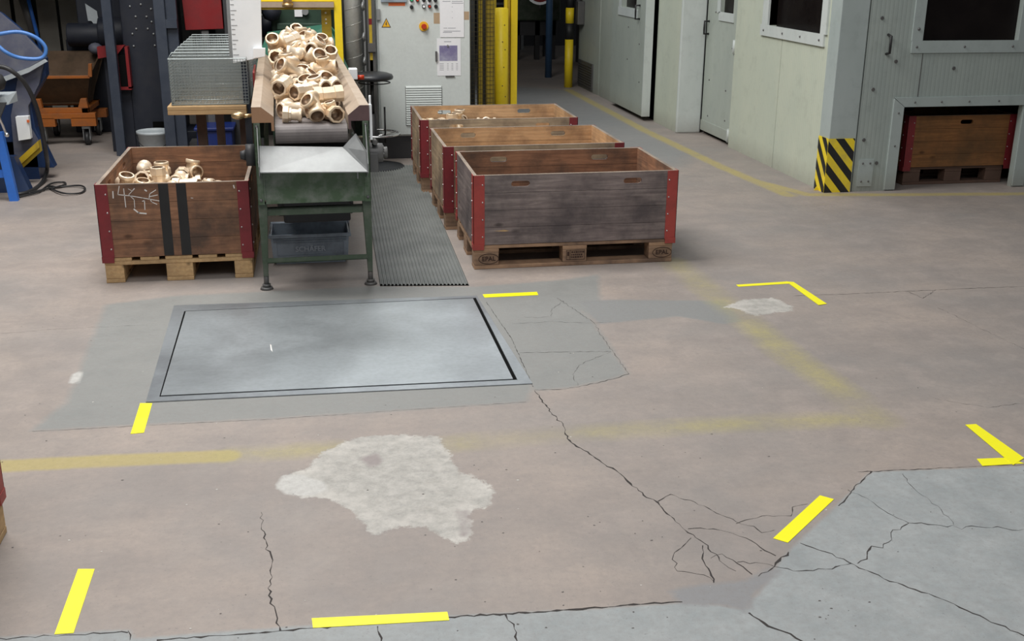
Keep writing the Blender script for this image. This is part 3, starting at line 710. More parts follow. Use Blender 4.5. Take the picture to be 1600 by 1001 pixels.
# crate in the booth hatch; hatch shade is put into the pallet and crate colours
pallet(.86, .78, (4.585, 8.03), 0, 'shade-darkened pallet inside the booth hatch under the orange-brown crate', M['trestle'])
pallet_box(.93, .8, (4.565, 8.01), 0, 'orange-brown crate with red corner irons inside the booth hatch', M['wood_ply'], M['wood_ply'], M['wood_edge'], M['red_dark'], (.50,), ())
# crate cut off by the left edge of the photo
pallet(1.19, .79, (-2.215, 2.545), 0, 'pale wooden pallet at the left edge near the long faded yellow line', M['wood_pallet'])
pallet_box(1.2, .8, (-2.22, 2.54), 0, 'wooden crate with red corner iron at the left edge near the yellow line', M['wood_brown'], M['wood_brown'], M['wood_edge'], M['red'], HF, ())

# ------------------------------------------------------------------ brass fittings (resting places found by letting them fall)
KN = ('tee fitting with round collars', 'octagonal tee fitting with narrow branch', 'elbow fitting', 'octagonal reducer fitting')
PILE = [p for p in [('c',2,(-0.0067,7.9042,0.9285),(0.705,-0.133,-0.695,0.052)),
 ('c',3,(0.0276,6.2566,0.9272),(0.586,0.426,0.358,0.59)),
 ('c',1,(-0.0956,7.0768,0.9569),(0.503,-0.353,-0.179,0.768)),
 ('c',0,(0.0509,7.3588,0.9739),(0.643,0.066,0.625,0.438)),
 ('c',3,(-0.1682,6.6947,0.9286),(0.461,-0.689,-0.465,0.311)),
 ('c',0,(0.035,6.8538,0.9295),(0.024,0.018,-0.608,-0.793)),
 ('c',1,(-0.1827,8.1043,0.9306),(0.537,-0.69,0.382,-0.297)),
 ('c',0,(-0.1707,7.3356,0.9297),(0.744,-0.09,-0.079,0.657)),
 ('c',0,(0.0452,7.0713,0.9606),(0.124,0.074,0.989,0.024)),
 ('c',2,(-0.189,7.0121,0.9581),(0,-0.64,-0.768,-0)),
 ('c',2,(-0.0277,8.4922,0.9291),(0.292,0.574,-0.413,0.644)),
 ('c',0,(-0.1379,7.821,0.9298),(0.163,0.065,0.363,0.915)),
 ('c',1,(0.0656,6.4128,0.9305),(0.47,-0.195,-0.33,0.795)),
 ('c',3,(-0.0591,7.6172,0.9274),(0.053,-0.047,0.193,-0.979)),
 ('c',0,(-0.1641,6.3302,0.9295),(0.739,0.097,-0.087,-0.661)),
 ('c',0,(-0.0955,6.9411,0.9295),(0.919,0.38,0.04,0.096)),
 ('c',1,(0.0525,6.7218,0.9306),(0.614,0.789,0.011,0.008)),
 ('c',2,(-0.2063,7.7462,0.9285),(0.693,0.093,-0.094,-0.708)),
 ('c',0,(-0.1778,7.9343,0.9299),(0.019,0.002,-0.113,-0.993)),
 ('c',0,(-0.0638,8.3362,0.9309),(0.611,-0.657,0.323,-0.3)),
 ('c',0,(-0.0911,7.5259,0.9302),(0.985,0.164,0.01,0.06)),
 ('c',0,(0.0679,7.5332,0.9447),(0.316,-0.569,-0.577,0.495)),
 ('c',1,(-0.0002,7.4967,1.0126),(0.727,0.052,0.064,-0.682)),
 ('c',0,(0.0338,7.7031,0.9309),(0.522,-0.562,0.47,-0.437)),
 ('c',2,(-0.2027,7.1348,0.9707),(0.705,0.03,-0.134,0.696)),
 ('c',1,(0.0905,5.9836,0.9305),(0.791,0.104,-0.079,-0.597)),
 ('c',1,(0.0218,8.2457,0.977),(0.147,0.803,0.132,-0.562)),
 ('c',1,(-0.2156,7.344,1.071),(0.692,-0.373,0.553,0.277)),
 ('c',2,(-0.1918,8.274,0.9291),(0.769,-0.122,-0.098,0.619)),
 ('c',0,(0.0307,7.2041,0.9295),(0.768,-0.59,0.152,-0.198)),
 ('c',0,(-0.203,8.0138,1.0264),(0.626,0.402,-0.472,-0.474)),
 ('c',2,(-0.0785,6.3434,0.9295),(0.075,-0.683,-0.184,-0.703)),
 ('c',1,(0.1048,7.2616,1.0946),(0.463,-0.471,0.048,0.749)),
 ('c',1,(0.0475,8.0426,0.9316),(0.681,0.229,0.221,0.659)),
 ('c',0,(-0.1288,6.4576,0.952),(0.001,0.986,-0.165,-0.001)),
 ('c',2,(-0.2076,6.9134,1.0342),(0.364,-0.659,0.595,0.281)),
 ('c',2,(0.0095,6.5669,0.9287),(0.554,0.554,-0.44,-0.439)),
 ('c',1,(0.0889,7.5323,1.0361),(0.685,0.064,0.201,0.697)),
 ('c',2,(-0.0603,8.0292,0.9322),(0.714,0.168,-0.133,-0.667)),
 ('c',0,(0.0993,7.1605,1.0318),(0.46,0.574,-0.654,-0.176)),
 ('c',0,(-0.1503,6.5685,0.9681),(0.866,0.312,0.219,-0.324)),
 ('c',3,(-0.2792,8.623,1.297),(0.084,-0.034,-0.475,-0.876)),
 ('c',1,(0.0539,8.3564,0.9774),(0.277,0.717,-0.551,0.325)),
 ('c',1,(-0.2559,8.3232,1.1198),(0.43,-0.577,0.585,-0.374)),
 ('c',3,(-0.2295,8.3061,1.0349),(0.014,0.51,0.854,-0.099)),
 ('c',1,(-0.0493,7.3938,0.9306),(0.477,0.615,-0.496,-0.385)),
 ('c',1,(-0.1291,8.3054,1.0142),(0.44,0.268,0.459,0.724)),
 ('c',0,(-0.1912,7.4574,1.0025),(0.307,0.503,0.511,-0.626)),
 ('c',0,(-0.0936,7.6965,0.9629),(0.286,0.059,-0.913,-0.286)),
 ('c',1,(0.0753,6.1914,1.0031),(0.025,0.08,-0.811,-0.579)),
 ('c',2,(0.0579,6.7907,0.989),(0.622,0.367,-0.158,0.674)),
 ('c',3,(0.0638,7.8532,0.9476),(0.225,0.595,-0.456,-0.622)),
 ('c',1,(-0.0881,8.1872,0.9305),(0.365,0.151,0.351,0.849)),
 ('c',1,(-0.0402,8.3696,1.0368),(0.36,0.59,0.714,-0.116)),
 ('c',3,(0.0558,7.9739,1.0209),(0.038,0.21,-0.701,0.681)),
 ('c',1,(-0.171,6.2824,1.0429),(0.72,-0.315,-0.3,0.542)),
 ('c',2,(-0.0485,7.2757,1.0047),(0.975,0.004,-0.05,0.217)),
 ('c',1,(0.02,8.4582,1.0519),(0.271,-0.905,0.32,-0.075)),
 ('c',0,(0.0415,8.0073,1.108),(0.243,0.134,0.482,0.831)),
 ('c',0,(0.0489,7.7036,1.019),(0.311,-0.499,0.632,-0.505)),
 ('c',3,(-0.1194,7.0987,1.061),(0.598,-0.577,0.294,-0.472)),
 ('c',0,(-0.25,7.9661,1.1374),(0.178,-0.687,0.652,-0.266)),
 ('c',1,(-0.2127,7.6286,0.9772),(0.677,0.373,0.445,-0.451)),
 ('c',0,(-0.0515,7.642,1.081),(0.168,0.684,-0.601,0.379)),
 ('c',0,(0.0954,6.578,0.9482),(0.755,0.048,-0.203,-0.622)),
 ('c',3,(-0.1013,6.6247,1.019),(0.447,-0.277,-0.487,0.697)),
 ('c',0,(-0.0196,8.2416,1.132),(0.06,0.815,0.071,-0.572)),
 ('c',1,(0.0523,7.3779,1.087),(0.228,-0.964,-0.06,-0.127)),
 ('c',2,(-0.1837,6.8375,0.9292),(0.506,-0.507,0.492,-0.494)),
 ('c',2,(-0.1479,7.2513,1.0121),(0.038,0.112,-0.124,0.985)),
 ('c',2,(-0.0242,8.0286,1.1936),(0.024,-0.105,0.644,0.758)),
 ('c',0,(-0.2389,7.2553,1.1927),(0.008,0.694,0.718,0.051)),
 ('c',2,(-0.2269,8.4303,0.9581),(0.001,-0.674,0.738,0.002)),
 ('c',3,(-0.1361,7.4278,1.1082),(0.834,-0.217,0.227,-0.454)),
 ('c',3,(-0.1371,8.4367,0.942),(0.206,0.677,-0.205,0.677)),
 ('c',1,(-0.2226,7.1471,1.1013),(0.701,0.134,0.339,0.613)),
 ('c',0,(-0.056,7.1427,1.0175),(0.474,-0.064,0.147,0.866)),
 ('c',2,(-0.0325,6.5039,0.9992),(0.432,-0.435,-0.264,-0.745)),
 ('c',0,(-0.0502,6.7602,1.0039),(0.315,-0.313,0.455,0.772)),
 ('c',1,(-0.2109,7.8379,1.0295),(0.645,-0.481,-0.167,0.57)),
 ('c',1,(-0.1268,7.5987,1.0503),(0.171,-0.788,0.137,0.576)),
 ('c',1,(-0.1469,8.1592,0.9985),(0.319,0.312,0.572,0.688)),
 ('c',3,(-0.1765,6.4119,1.014),(0.009,-0.134,-0.975,-0.175)),
 ('c',1,(-0.0525,6.2506,1.0151),(0.143,0.36,-0.848,-0.362)),
 ('c',1,(-0.186,8.5276,0.9523),(0.045,-0.137,-0.432,-0.891)),
 ('c',2,(-0.0642,6.6407,0.9386),(0.76,-0.54,-0.276,-0.234)),
 ('c',1,(-0.7811,6.7636,0.4056),(0.1,-0.129,-0.778,0.607)),
 ('c',0,(0.0289,8.0629,1.0265),(0.029,0.325,-0.487,-0.81)),
 ('c',1,(0.0394,8.5572,0.9662),(0.423,0.566,-0.423,0.567)),
 ('c',2,(-0.0846,7.1275,1.1385),(0.038,-0.028,-0.796,-0.604)),
 ('c',1,(0.0424,6.9807,0.9724),(0.344,0.075,-0.878,0.324)),
 ('c',0,(-0.1705,7.999,1.1722),(0.705,-0.214,0.24,-0.632)),
 ('c',0,(-0.9927,6.3037,0.4045),(0.15,0.02,-0.129,-0.98)),
 ('c',0,(-0.1281,7.7483,1.0457),(0.46,-0.55,0.068,-0.693)),
 ('c',0,(0.0302,6.1213,0.9301),(0.111,-0.113,0.698,-0.698)),
 ('c',3,(-0.1319,8.5194,1.0306),(0.03,-0.348,-0.67,-0.655)),
 ('c',0,(0.0133,7.2455,1.1673),(0.58,-0.191,0.344,-0.713)),
 ('c',2,(-0.0383,7.8251,1.005),(0.927,-0.232,0.287,0.07)),
 ('c',0,(-0.2294,7.5178,1.077),(0.743,0.034,0.572,0.347)),
 ('c',0,(-0.1694,6.7483,1.0146),(0.733,-0.376,-0.258,0.505)),
 ('c',0,(-0.1192,6.151,0.9295),(0.231,0.177,-0.582,-0.759)),
 ('c',0,(-0.2049,8.1291,1.0927),(0.203,-0.898,0.381,-0.082)),
 ('c',1,(0.0953,7.6745,1.1065),(0.428,-0.545,-0.525,0.494)),
 ('c',0,(0.0763,6.431,1.0181),(0.704,-0.578,0.268,-0.313)),
 ('c',1,(-0.196,8.2398,1.1824),(0.595,0.495,-0.305,-0.556)),
 ('c',2,(-0.057,8.1315,1.0633),(0.07,0.359,0.805,0.466)),
 ('c',2,(-0.0285,7.954,1.1427),(0.167,-0.441,0.139,-0.871)),
 ('c',0,(0.0672,6.8723,1.0732),(0.993,0.043,-0.068,-0.087)),
 ('c',1,(-0.0916,7.4054,1.0162),(0.186,0.661,-0.639,-0.346)),
 ('c',2,(-0.0657,6.8762,1.0164),(0.127,-0.002,0.208,-0.97)),
 ('c',0,(-0.0811,7.9554,1.066),(0.153,0.866,-0.086,-0.469)),
 ('c',0,(-0.0874,7.339,1.1189),(0.942,-0.022,-0.322,0.093)),
 ('c',3,(0.1022,6.9226,1.0069),(0.327,-0.611,-0.672,-0.26)),
 ('c',2,(0.0105,7.5349,1.1313),(0.794,0.505,0.285,-0.184)),
 ('c',0,(0.0181,8.4203,1.1341),(0.369,0.7,-0.464,-0.397)),
 ('c',0,(-0.1292,6.7024,1.0847),(0.31,-0.189,-0.165,-0.917)),
 ('c',3,(-0.0174,7.7701,1.0766),(0.07,-0.455,-0.425,-0.779)),
 ('c',2,(-0.0832,7.508,1.1066),(0.829,-0.092,-0.264,-0.484)),
 ('c',0,(-0.2107,7.7189,1.1182),(0.811,0.191,-0.07,0.548)),
 ('c',0,(0.0146,6.3675,1.0187),(0.901,0.126,-0.07,-0.408)),
 ('c',2,(-0.0758,8.1498,1.1584),(0.681,0.25,-0.614,0.312)),
 ('c',0,(0.0574,7.4314,1.1646),(0.155,-0.012,0.264,-0.952)),
 ('c',0,(0.0418,8.1666,1.0818),(0.25,-0.456,-0.233,-0.822)),
 ('c',0,(0.0487,7.8549,1.0871),(0.868,0.272,-0.144,-0.389)),
 ('c',1,(-1.0226,6.8244,0.4308),(0.037,0.675,-0.704,0.219)),
 ('c',0,(-0.1528,6.8655,1.0978),(0.879,-0.019,-0.038,0.475)),
 ('c',2,(-0.1666,8.2352,1.0876),(0.836,-0.388,0.19,-0.34)),
 ('c',1,(-0.1095,8.4547,1.0884),(0.756,-0.24,-0.508,0.336)),
 ('c',3,(-0.1084,6.9641,1.023),(0.106,-0.055,0.676,-0.727)),
 ('c',2,(0.0312,7.1224,1.1014),(0.759,0.171,-0.451,-0.438)),
 ('c',3,(-0.124,5.9707,0.9272),(0.048,0.004,-0.831,0.554)),
 ('c',2,(-0.2418,7.4325,1.1679),(0.891,0.397,-0.119,0.183)),
 ('c',1,(-0.1499,7.6325,1.1739),(0.83,-0.411,-0.261,0.271)),
 ('c',1,(0.0875,7.9264,1.1877),(0.623,0.429,-0.229,-0.613)),
 ('c',1,(-0.1058,8.3441,1.16),(0.45,0.552,-0.688,0.141)),
 ('c',0,(-0.0061,7.8163,1.1766),(0.408,-0.157,-0.321,0.84)),
 ('c',3,(-0.1121,8.0349,1.0399),(0.173,0.159,0.38,-0.895)),
 ('c',3,(-0.0848,7.2486,1.1207),(0.825,-0.549,-0.075,0.115)),
 ('c',0,(-0.0038,5.9971,0.9656),(0.642,-0.023,-0.453,0.618)),
 ('c',0,(-0.0189,7.6837,1.1643),(0.901,-0.168,0.071,-0.394)),
 ('c',3,(0.006,7.2101,1.0335),(0.072,-0.737,-0.169,-0.65)),
 ('c',3,(-0.2161,8.4642,1.0435),(0.428,-0.755,0.459,-0.19)),
 ('c',3,(-0.1322,7.8631,1.0758),(0.236,0.599,0.296,0.706)),
 ('l',2,(-0.6558,6.2609,0.4035),(0.125,0.016,-0.129,-0.984)),
 ('l',0,(-1.1146,6.7732,0.4268),(0,0.704,-0.71,0)),
 ('l',0,(-0.8467,6.9457,0.4059),(0.508,0.541,0.488,0.458)),
 ('l',2,(-0.8907,6.6685,0.4043),(0.666,-0.667,0.237,-0.237)),
 ('l',0,(-0.9674,6.5659,0.4049),(0.424,0.048,-0.101,-0.899)),
 ('l',2,(-0.797,7.2437,0.4035),(0.404,0.665,-0.24,0.58)),
 ('l',1,(-0.9567,6.1959,0.4056),(0,0.001,0.789,0.614)),
 ('l',0,(-0.9388,6.9565,0.4393),(0.522,0.476,0.524,-0.475)),
 ('l',0,(-1.0196,6.6603,0.4045),(0.389,-0.051,0.12,-0.912)),
 ('l',2,(-0.6955,6.3874,0.4035),(0.59,0.529,-0.47,0.389)),
 ('l',0,(-0.6193,6.5109,0.4045),(0.207,-0.158,0.588,-0.766)),
 ('l',2,(-1.0861,7.1962,0.4332),(0.512,-0.488,0.512,0.487)),
 ('l',1,(-0.7617,6.5009,0.4055),(0.5,0.066,0.113,0.856)),
 ('l',3,(-0.982,7.2405,0.4022),(0.51,-0.73,-0.398,0.221)),
 ('l',1,(-0.936,6.7586,0.4413),(0.665,-0.242,0.663,0.244)),
 ('l',0,(-0.8918,6.456,0.4045),(0.763,0.586,-0.166,-0.217)),
 ('l',3,(-1.0189,6.9976,0.407),(0.58,-0.404,0.58,0.404)),
 ('l',2,(-0.5194,6.2265,0.4035),(0.25,0.033,-0.126,-0.959)),
 ('l',3,(-0.8438,7.1227,0.4022),(0.58,0.422,0.362,0.596)),
 ('l',1,(-1.0703,6.4237,0.4056),(0.495,-0.637,-0.467,0.363)),
 ('l',0,(-1.0939,6.5542,0.4493),(0.707,-0.327,-0.493,-0.387)),
 ('l',3,(-0.7461,6.8582,0.4022),(0.98,-0.194,-0.044,0.01)),
 ('r',0,(1.1606,8.6797,0.4159),(0.401,-0.43,0.592,-0.552)),
 ('r',1,(1.002,8.3192,0.4154),(0.013,0.01,0.61,0.792)),
 ('r',1,(1.8573,8.5586,0.4155),(0.406,0.053,0.119,0.905)),
 ('r',0,(0.8571,8.5162,0.4485),(0.073,-0.828,-0.493,-0.257)),
 ('r',1,(1.0353,8.9366,0.4156),(0.335,0.43,0.661,0.516)),
 ('r',0,(1.7739,8.4493,0.4159),(0.557,-0.591,-0.424,0.4)),
 ('r',1,(1.0282,8.5693,0.4156),(0.172,-0.22,0.758,-0.59)),
 ('r',0,(1.8538,8.8397,0.4145),(0.744,0.571,-0.211,-0.275)),
 ('r',1,(0.8976,8.9428,0.4155),(0.25,0.192,0.578,0.753)),
 ('r',0,(1.1145,8.8114,0.4493),(0.63,-0.319,0.633,0.318)),
 ('r',1,(1.5188,8.4002,0.4155),(0.679,0.09,0.095,0.722)),
 ('r',1,(0.8306,8.6704,0.4155),(0.561,-0.431,0.43,-0.561)),
 ('r',1,(1.5393,8.881,0.4156),(0.498,0.64,0.462,0.36)),
 ('r',2,(1.4254,8.5528,0.4138),(0.614,-0.614,0.351,-0.351)),
 ('r',1,(1.0617,8.7102,0.451),(0.705,-0.009,-0.709,-0.006)),
 ('r',0,(0.8954,8.8015,0.4145),(0.862,-0.113,0.064,-0.49)),
 ('r',0,(1.1557,8.9731,0.4492),(0.424,0.566,-0.422,0.567)),
 ('r',2,(1.1231,8.4996,0.4135),(0.795,-0.105,0.078,-0.592)),
 ('r',2,(1.7018,8.8585,0.4135),(0.558,0.073,0.108,0.82)),
 ('r',2,(0.8387,8.344,0.4473),(0.441,-0.802,0.374,0.148)),
 ('r',0,(1.0325,8.433,0.4489),(0.306,-0.638,0.305,0.637)),
 ('r',2,(0.8523,8.9676,0.5329),(0.475,0.524,0.475,-0.524)),
 ('r',0,(1.5429,8.6656,0.4145),(0.791,0.606,-0.052,-0.068)),
 ('r',3,(1.3175,8.4403,0.4122),(0.759,0.124,-0.156,-0.62)),
 ('r',0,(1.3744,8.9718,0.4145),(0.791,0.607,-0.046,-0.06)),
 ('r',2,(0.9449,8.6854,0.4135),(0.768,0.101,-0.083,-0.628))] if p[2][2] < (1.175 if p[0] == 'c' else .565) and not (p[0] == 'r' and (p[2][0] < .88 or p[2][0] > 1.38))]
fr = sorted([p for p in PILE if p[0] == 'c'], key=lambda p: p[2][1])
def place_fit(p, label, group):
    o = bpy.data.objects.new('pipe_fitting', FIT[p[1]]); COL.objects.link(o)
    o.rotation_mode = 'QUATERNION'; o.location = p[2]; o.rotation_quaternion = p[3]
    tag(o, label, 'pipe fitting', group)
for p in PILE:
    if p[0] == 'c':
        yy = p[2][1]; third = 'front third' if yy < 6.75 else ('middle third' if yy < 7.6 else 'rear third')
        place_fit(p, 'brass %s in the %s of the conveyor heap' % (KN[p[1]], third), 'brass %ss in the %s of the conveyor heap' % (KN[p[1]], third))
    elif p[0] == 'l': place_fit(p, 'brass %s lying in the red-brown crate left of the conveyor' % KN[p[1]], 'brass %ss in the left crate' % KN[p[1]])
    else: place_fit(p, 'brass %s lying in the rearmost tan crate by the cabinet' % KN[p[1]], 'brass %ss in the rearmost crate' % KN[p[1]])
def bulk(x0, x1, y0, y1, ztop, zlo, label):
    r = random.Random(3); bm = bmesh.new()
    for _ in range(90):
        k = r.choice((0, 1, 2)); tb = bmesh.new(); tb.from_mesh(FIT[k])
        tb.transform(T(r.uniform(x0, x1), r.uniform(y0, y1), r.uniform(zlo, ztop)) @ Euler([r.uniform(0, 6.28) for _ in range(3)]).to_matrix().to_4x4())
        me = bpy.data.meshes.new('t'); tb.to_mesh(me); tb.free(); bm.from_mesh(me); bpy.data.meshes.remove(me)
    mb = MB(); mb.bm = bm
    return tag(mb.build('fittings_heap', [M['brass'], M['bore']], recalc=False), label, 'pipe fittings', kind='stuff')
bulk(-1.07, -.50, 6.24, 7.2, .31, .23, 'deep layer of brass fittings at the bottom of the red-brown crate')
bulk(.88, 1.85, 8.37, 8.95, .29, .23, 'deep layer of brass fittings at the bottom of the rearmost tan crate')

# ------------------------------------------------------------------ conveyor
cv_ = thing('belt_conveyor', 'green belt conveyor with worn side guards and a steel chute, loaded with brass fittings', 'conveyor', (-.022, 5.85, 0), .027)
LC = 3.05
def poly_guard(s):
    P = [(.300, .905), (.300, .985), (.252, .985), (.190, .935), (.190, .862), (.204, .862), (.204, .905)]
    return [(x*s, z) for x, z in P][::s]
for s, em in ((-1, 'guard_end'), (1, 'guard_end2')):
    mb = MB(); mb.extr(poly_guard(s), .0, LC)
    for f in mb.bm.faces:
        if abs(f.calc_center_median().y) < .001: f.material_index = 1
    mb.build('side_guard', [M['guard'], M[em]], cv_, recalc=False)
mb = MB(); R0 = .05; prof = []
for i in range(0, 11): a = PI/2+PI*i/10; prof.append((.06+R0*math.cos(a), .835+R0*math.sin(a)))
prof = [(LC, .885)]+prof+[(LC, .785), (LC, .79)]+[(.06+(R0-.005)*math.cos(PI/2+PI*i/10), .835+(R0-.005)*math.sin(PI/2+PI*i/10)) for i in range(10, -1, -1)]+[(LC, .88)]
mb.plate(prof, [], .372, Matrix(((0, 1, 0, -.186), (1, 0, 0, 0), (0, 0, 1, 0), (0, 0, 0, 1)))); mb.build('belt', M['belt'], cv_)
mb = MB(); mb.cyl((-.188, .06, .835), (.188, .06, .835), .044, seg=24); mb.build('roller', M['steel_dark'], cv_)
for s in (-1, 1):
    mb = MB(); x0, x1 = sorted((s*.262, s*.296))
    mb.box((min(s*.296, s*.290), .0, .475), (max(s*.296, s*.290), .42, .904)); mb.box((x0, .0, .475), (x1, .008, .904))
    for z in (.885, .70, .50): mb.ball((s*.279, -.002, z), .009, 1, 10)
    mb.build('side_plate', [M['green_worn'], M['steel_dark']], cv_, bevel=.002)
    mb = MB(); mb.box((min(s*.296, s*.25), .42, .76), (max(s*.296, s*.25), LC, .900)); mb.build('side_rail', M['green'], cv_, bevel=.003)
mb = MB(); mb.box((-.255, .004, .478), (.262, .010, .672)); mb.box((-.262, -.004, .50), (-.255, .02, .672)); mb.box((.225, -.004, .60), (.232, -.001, .66), 1)
mb.build('front_panel', [M['green_worn'], M['steel']], cv_)
mb = MB(); mb.hexa([(-.273, -.125, .668), (.275, -.125, .655), (.155, .0, .765), (-.272, .0, .782), (-.273, -.125, .673), (.275, -.125, .660), (.155, .0, .770), (-.272, .0, .787)])
mb.build('chute', M['steel'], cv_)
for s in (-1, 1):
    mb = MB(); x = s*.275
    pts = [(-.128, .655), (-.128, .70), (-.06, .82), (-.02, .885), (.02, .885), (.02, .60)]
    A = Matrix(((0, 1, 0, x), (1, 0, 0, 0), (0, 0, 1, 0), (0, 0, 0, 1)))
    mb.plate(pts, [], .003*s, A)
    if s > 0: mb.hexa([(.274, -.125, .658), (.272, -.126, .657), (.155, -.002, .768), (.157, .0, .768), (.274, -.085, .76), (.272, -.087, .76), (.225, -.004, .84), (.227, -.002, .84)])
    mb.build('chute_cheek', M['steel'], cv_)
for s in (-1, 1):
    for yy in (.03, 2.6):
        mb = MB(); xa, xb = s*.298, s*.250; ya = yy
        mb.hexa([(min(s*.294, s*.268), ya, .075), (max(s*.294, s*.268), ya, .075), (max(s*.294, s*.268), ya+.035, .075), (min(s*.294, s*.268), ya+.035, .075),
                 (min(xa, xb), ya, .475 if yy < 1 else .76), (max(xa, xb), ya, .475 if yy < 1 else .76), (max(xa, xb), ya+.05, .475 if yy < 1 else .76), (min(xa, xb), ya+.05, .475 if yy < 1 else .76)])
        lg = mb.build('leg', M['green'], cv_, bevel=.003)
        mb = MB(); mb.cyl((s*.281, ya+.018, .012), (s*.281, ya+.018, .10), .014); mb.cyl((s*.281, ya+.018, 0), (s*.281, ya+.018, .014), .036, .03); mb.cyl((s*.281, ya+.018, .014), (s*.281, ya+.018, .03), .022)
        mb.build('levelling_foot', M['steel_dark'], lg)
mb = MB(); mb.box((-.27, .05, .405), (.27, .058, .445)); mb.box((-.27, .05, .437), (.27, .085, .445)); mb.build('cross_member', M['green'], cv_)
mb = MB(); mb.box((-.268, .02, .150), (.268, .026, .178)); mb.box((-.268, .02, .150), (.268, .05, .155)); mb.build('lower_cross_bar', M['green'], cv_)
mb = MB(); mb.box((-.20, .35, .33), (.22, .9, .70)); mb.box((-.17, .30, .30), (.20, .36, .43)); mb.build('drive_cover', M['cab_dark'], cv_, bevel=.01)
mb = MB(); mb.cyl((.298, .12, .715), (.375, .12, .715), .055, .05, 20); mb.cyl((.375, .12, .715), (.40, .12, .715), .03, seg=14); mb.box((.30, .06, .62), (.345, .18, .72)); mb.cyl((.33, .05, .78), (.33, .12, .78), .014)
for k in range(6): a = k*PI/3; mb.ball((.376, .12+.038*math.cos(a), .715+.038*math.sin(a)), .006, 1, 6)
mb.build('gearbox', [M['steel_dark'], M['steel']], cv_, bevel=.003)
mb = MB(); mb.cyl((-.298, .12, .72), (-.345, .12, .72), .058, seg=20); mb.cyl((-.345, .12, .72), (-.375, .12, .72), .03, .02, 16); mb.build('bearing_housing', M['cab_dark'], cv_)
mb = MB(); mb.cyl((-.30, .10, .93), (-.34, .08, .93), .010); mb.ball((-.37, .07, .935), .036, 0, 14, .55); mb.build('hand_knob', M['brass_knob'], cv_)
mb = MB(); mb.box((-.312, 1.25, .93), (-.30, 1.75, 1.03)); mb.build('red_block', M['redbox'], cv_, bevel=.003)
mb = MB(); mb.box((.302, .02, .80), (.316, .06, .985)); mb.cyl((.309, .04, .985), (.309, .04, 1.03), .006); mb.build('white_gauge', M['white'], cv_, bevel=.002)
# measuring board on its post
YM = 7.38
ms = thing('measuring_board', 'white board with a tick-mark scale on a grey post above the left conveyor guard', 'measuring board', (-.38, YM, 0))
def mq(x, y, Y=YM): p = gy(x, y, Y); return (p[0]+.38, p[2])
p0 = mq(380, 150); p1 = mq(390.5, 150)
mb = MB(); mb.box((p0[0], .0, 0), (p1[0], .03, 1.2)); mb.build('post', M['navy_light'], ms, bevel=.002)
a, b = mq(365, 98), mq(410, 89); t0 = mq(359, -20); t1 = mq(411, -20)
mb = MB(); mb.plate([a, b, (t1[0], 1.9), (t0[0], 1.9)], [], .025, T(0, -.03, 0)); bd = mb.build('board', M['white'], ms, bevel=.002)
mb = MB(); mb.plate([(a[0]-.022, a[1]+.01), (a[0]-.001, a[1]), (t0[0]-.001, 1.9), (t0[0]-.022, 1.9)], [], .02, T(0, -.012, 0)); mb.build('edge_rail', M['steel'], ms)
mb = MB()
for k in range(16):
    z = a[1]+.05+k*.030+(.006 if k % 3 else 0); f = (z-a[1])/(1.9-a[1]); x = a[0]+(t0[0]-a[0])*f; mb.box((x+.002, -.0312, z), (x+(.038 if k % 3 == 0 else .024), -.0302, z+.0024))
mb.build('tick_marks', M['ink_dark'], bd)
c_, d_, e_, f_ = mq(396, 90), mq(413, 88), mq(414, 104), mq(397, 92)
mb = MB(); mb.plate([mq(396, 90), mq(415, 87), mq(415, 74), mq(396, 74)], [], .025, T(0, -.058, 0)); mb.build('slider', M['white'], ms, bevel=.002)
# floor bin under the conveyor
bn = thing('stacking_bin', 'blue-grey steel stacking bin with embossed lettering on the floor under the conveyor', 'bin', (-.065, 6.37, 0), .0)
mb = MB(); bw, bh, bd_ = .235, .20, .30
def hexring(mb, w0, w1, y0a, y1a, y0b, y1b, z0, z1, t):
    for a, b in (((-w0, y0a), (w0, y0a)), ((w0, y0a), (w0, y1a)), ((w0, y1a), (-w0, y1a)), ((-w0, y1a), (-w0, y0a))):
        pass
mb.hexa([(-.215, 0, .02), (.215, 0, .02), (.215, .004, .02), (-.215, .004, .02), (-.225, -.012, .175), (.225, -.012, .175), (.225, -.008, .175), (-.225, -.008, .175)])
mb.hexa([(-.215, .30, .02), (.215, .30, .02), (.215, .304, .02), (-.215, .304, .02), (-.225, .308, .175), (.225, .308, .175), (.225, .312, .175), (-.225, .312, .175)])
for s in (-1, 1): mb.hexa([(s*.215, 0, .02), (s*.211, 0, .02), (s*.211, .30, .02), (s*.215, .30, .02), (s*.225, -.01, .175), (s*.221, -.01, .175), (s*.221, .31, .175), (s*.225, .31, .175)])
mb.box((-.213, .002, .02), (.213, .302, .025)); body = mb.build('body', M['bin'], bn)
mb = MB(); mb.tube([(-.232, -.016, .173), (.232, -.016, .173), (.232, .316, .173), (-.232, .316, .173)], .011, 8, closed=True); mb.build('rim', M['bin'], bn)
mb = MB()
for z in (.143, .156): mb.tube([(-.21, -.014, z), (.21, -.014, z)], .004, 6)
mb.tube([(-.19, -.010, .13), (.19, -.010, .13), (.19, -.004, .055), (-.19, -.004, .055)], .0035, 6, closed=True); mb.tube([(-.22, -.002, .032), (.22, -.002, .032)], .006, 6)
mb.build('pressed_ribs', M['bin'], body)
text_mesh('SCHÄFER', .042, M['bin_letter'], body, (0, -.0095, .092), (PI/2*.97, 0, 0), 'embossed_lettering', .002, .0012)
for yy in (.02, .24): mb = MB(); mb.box((-.2, yy, 0), (.2, yy+.04, .02)); mb.build('foot', M['bin'], bn)

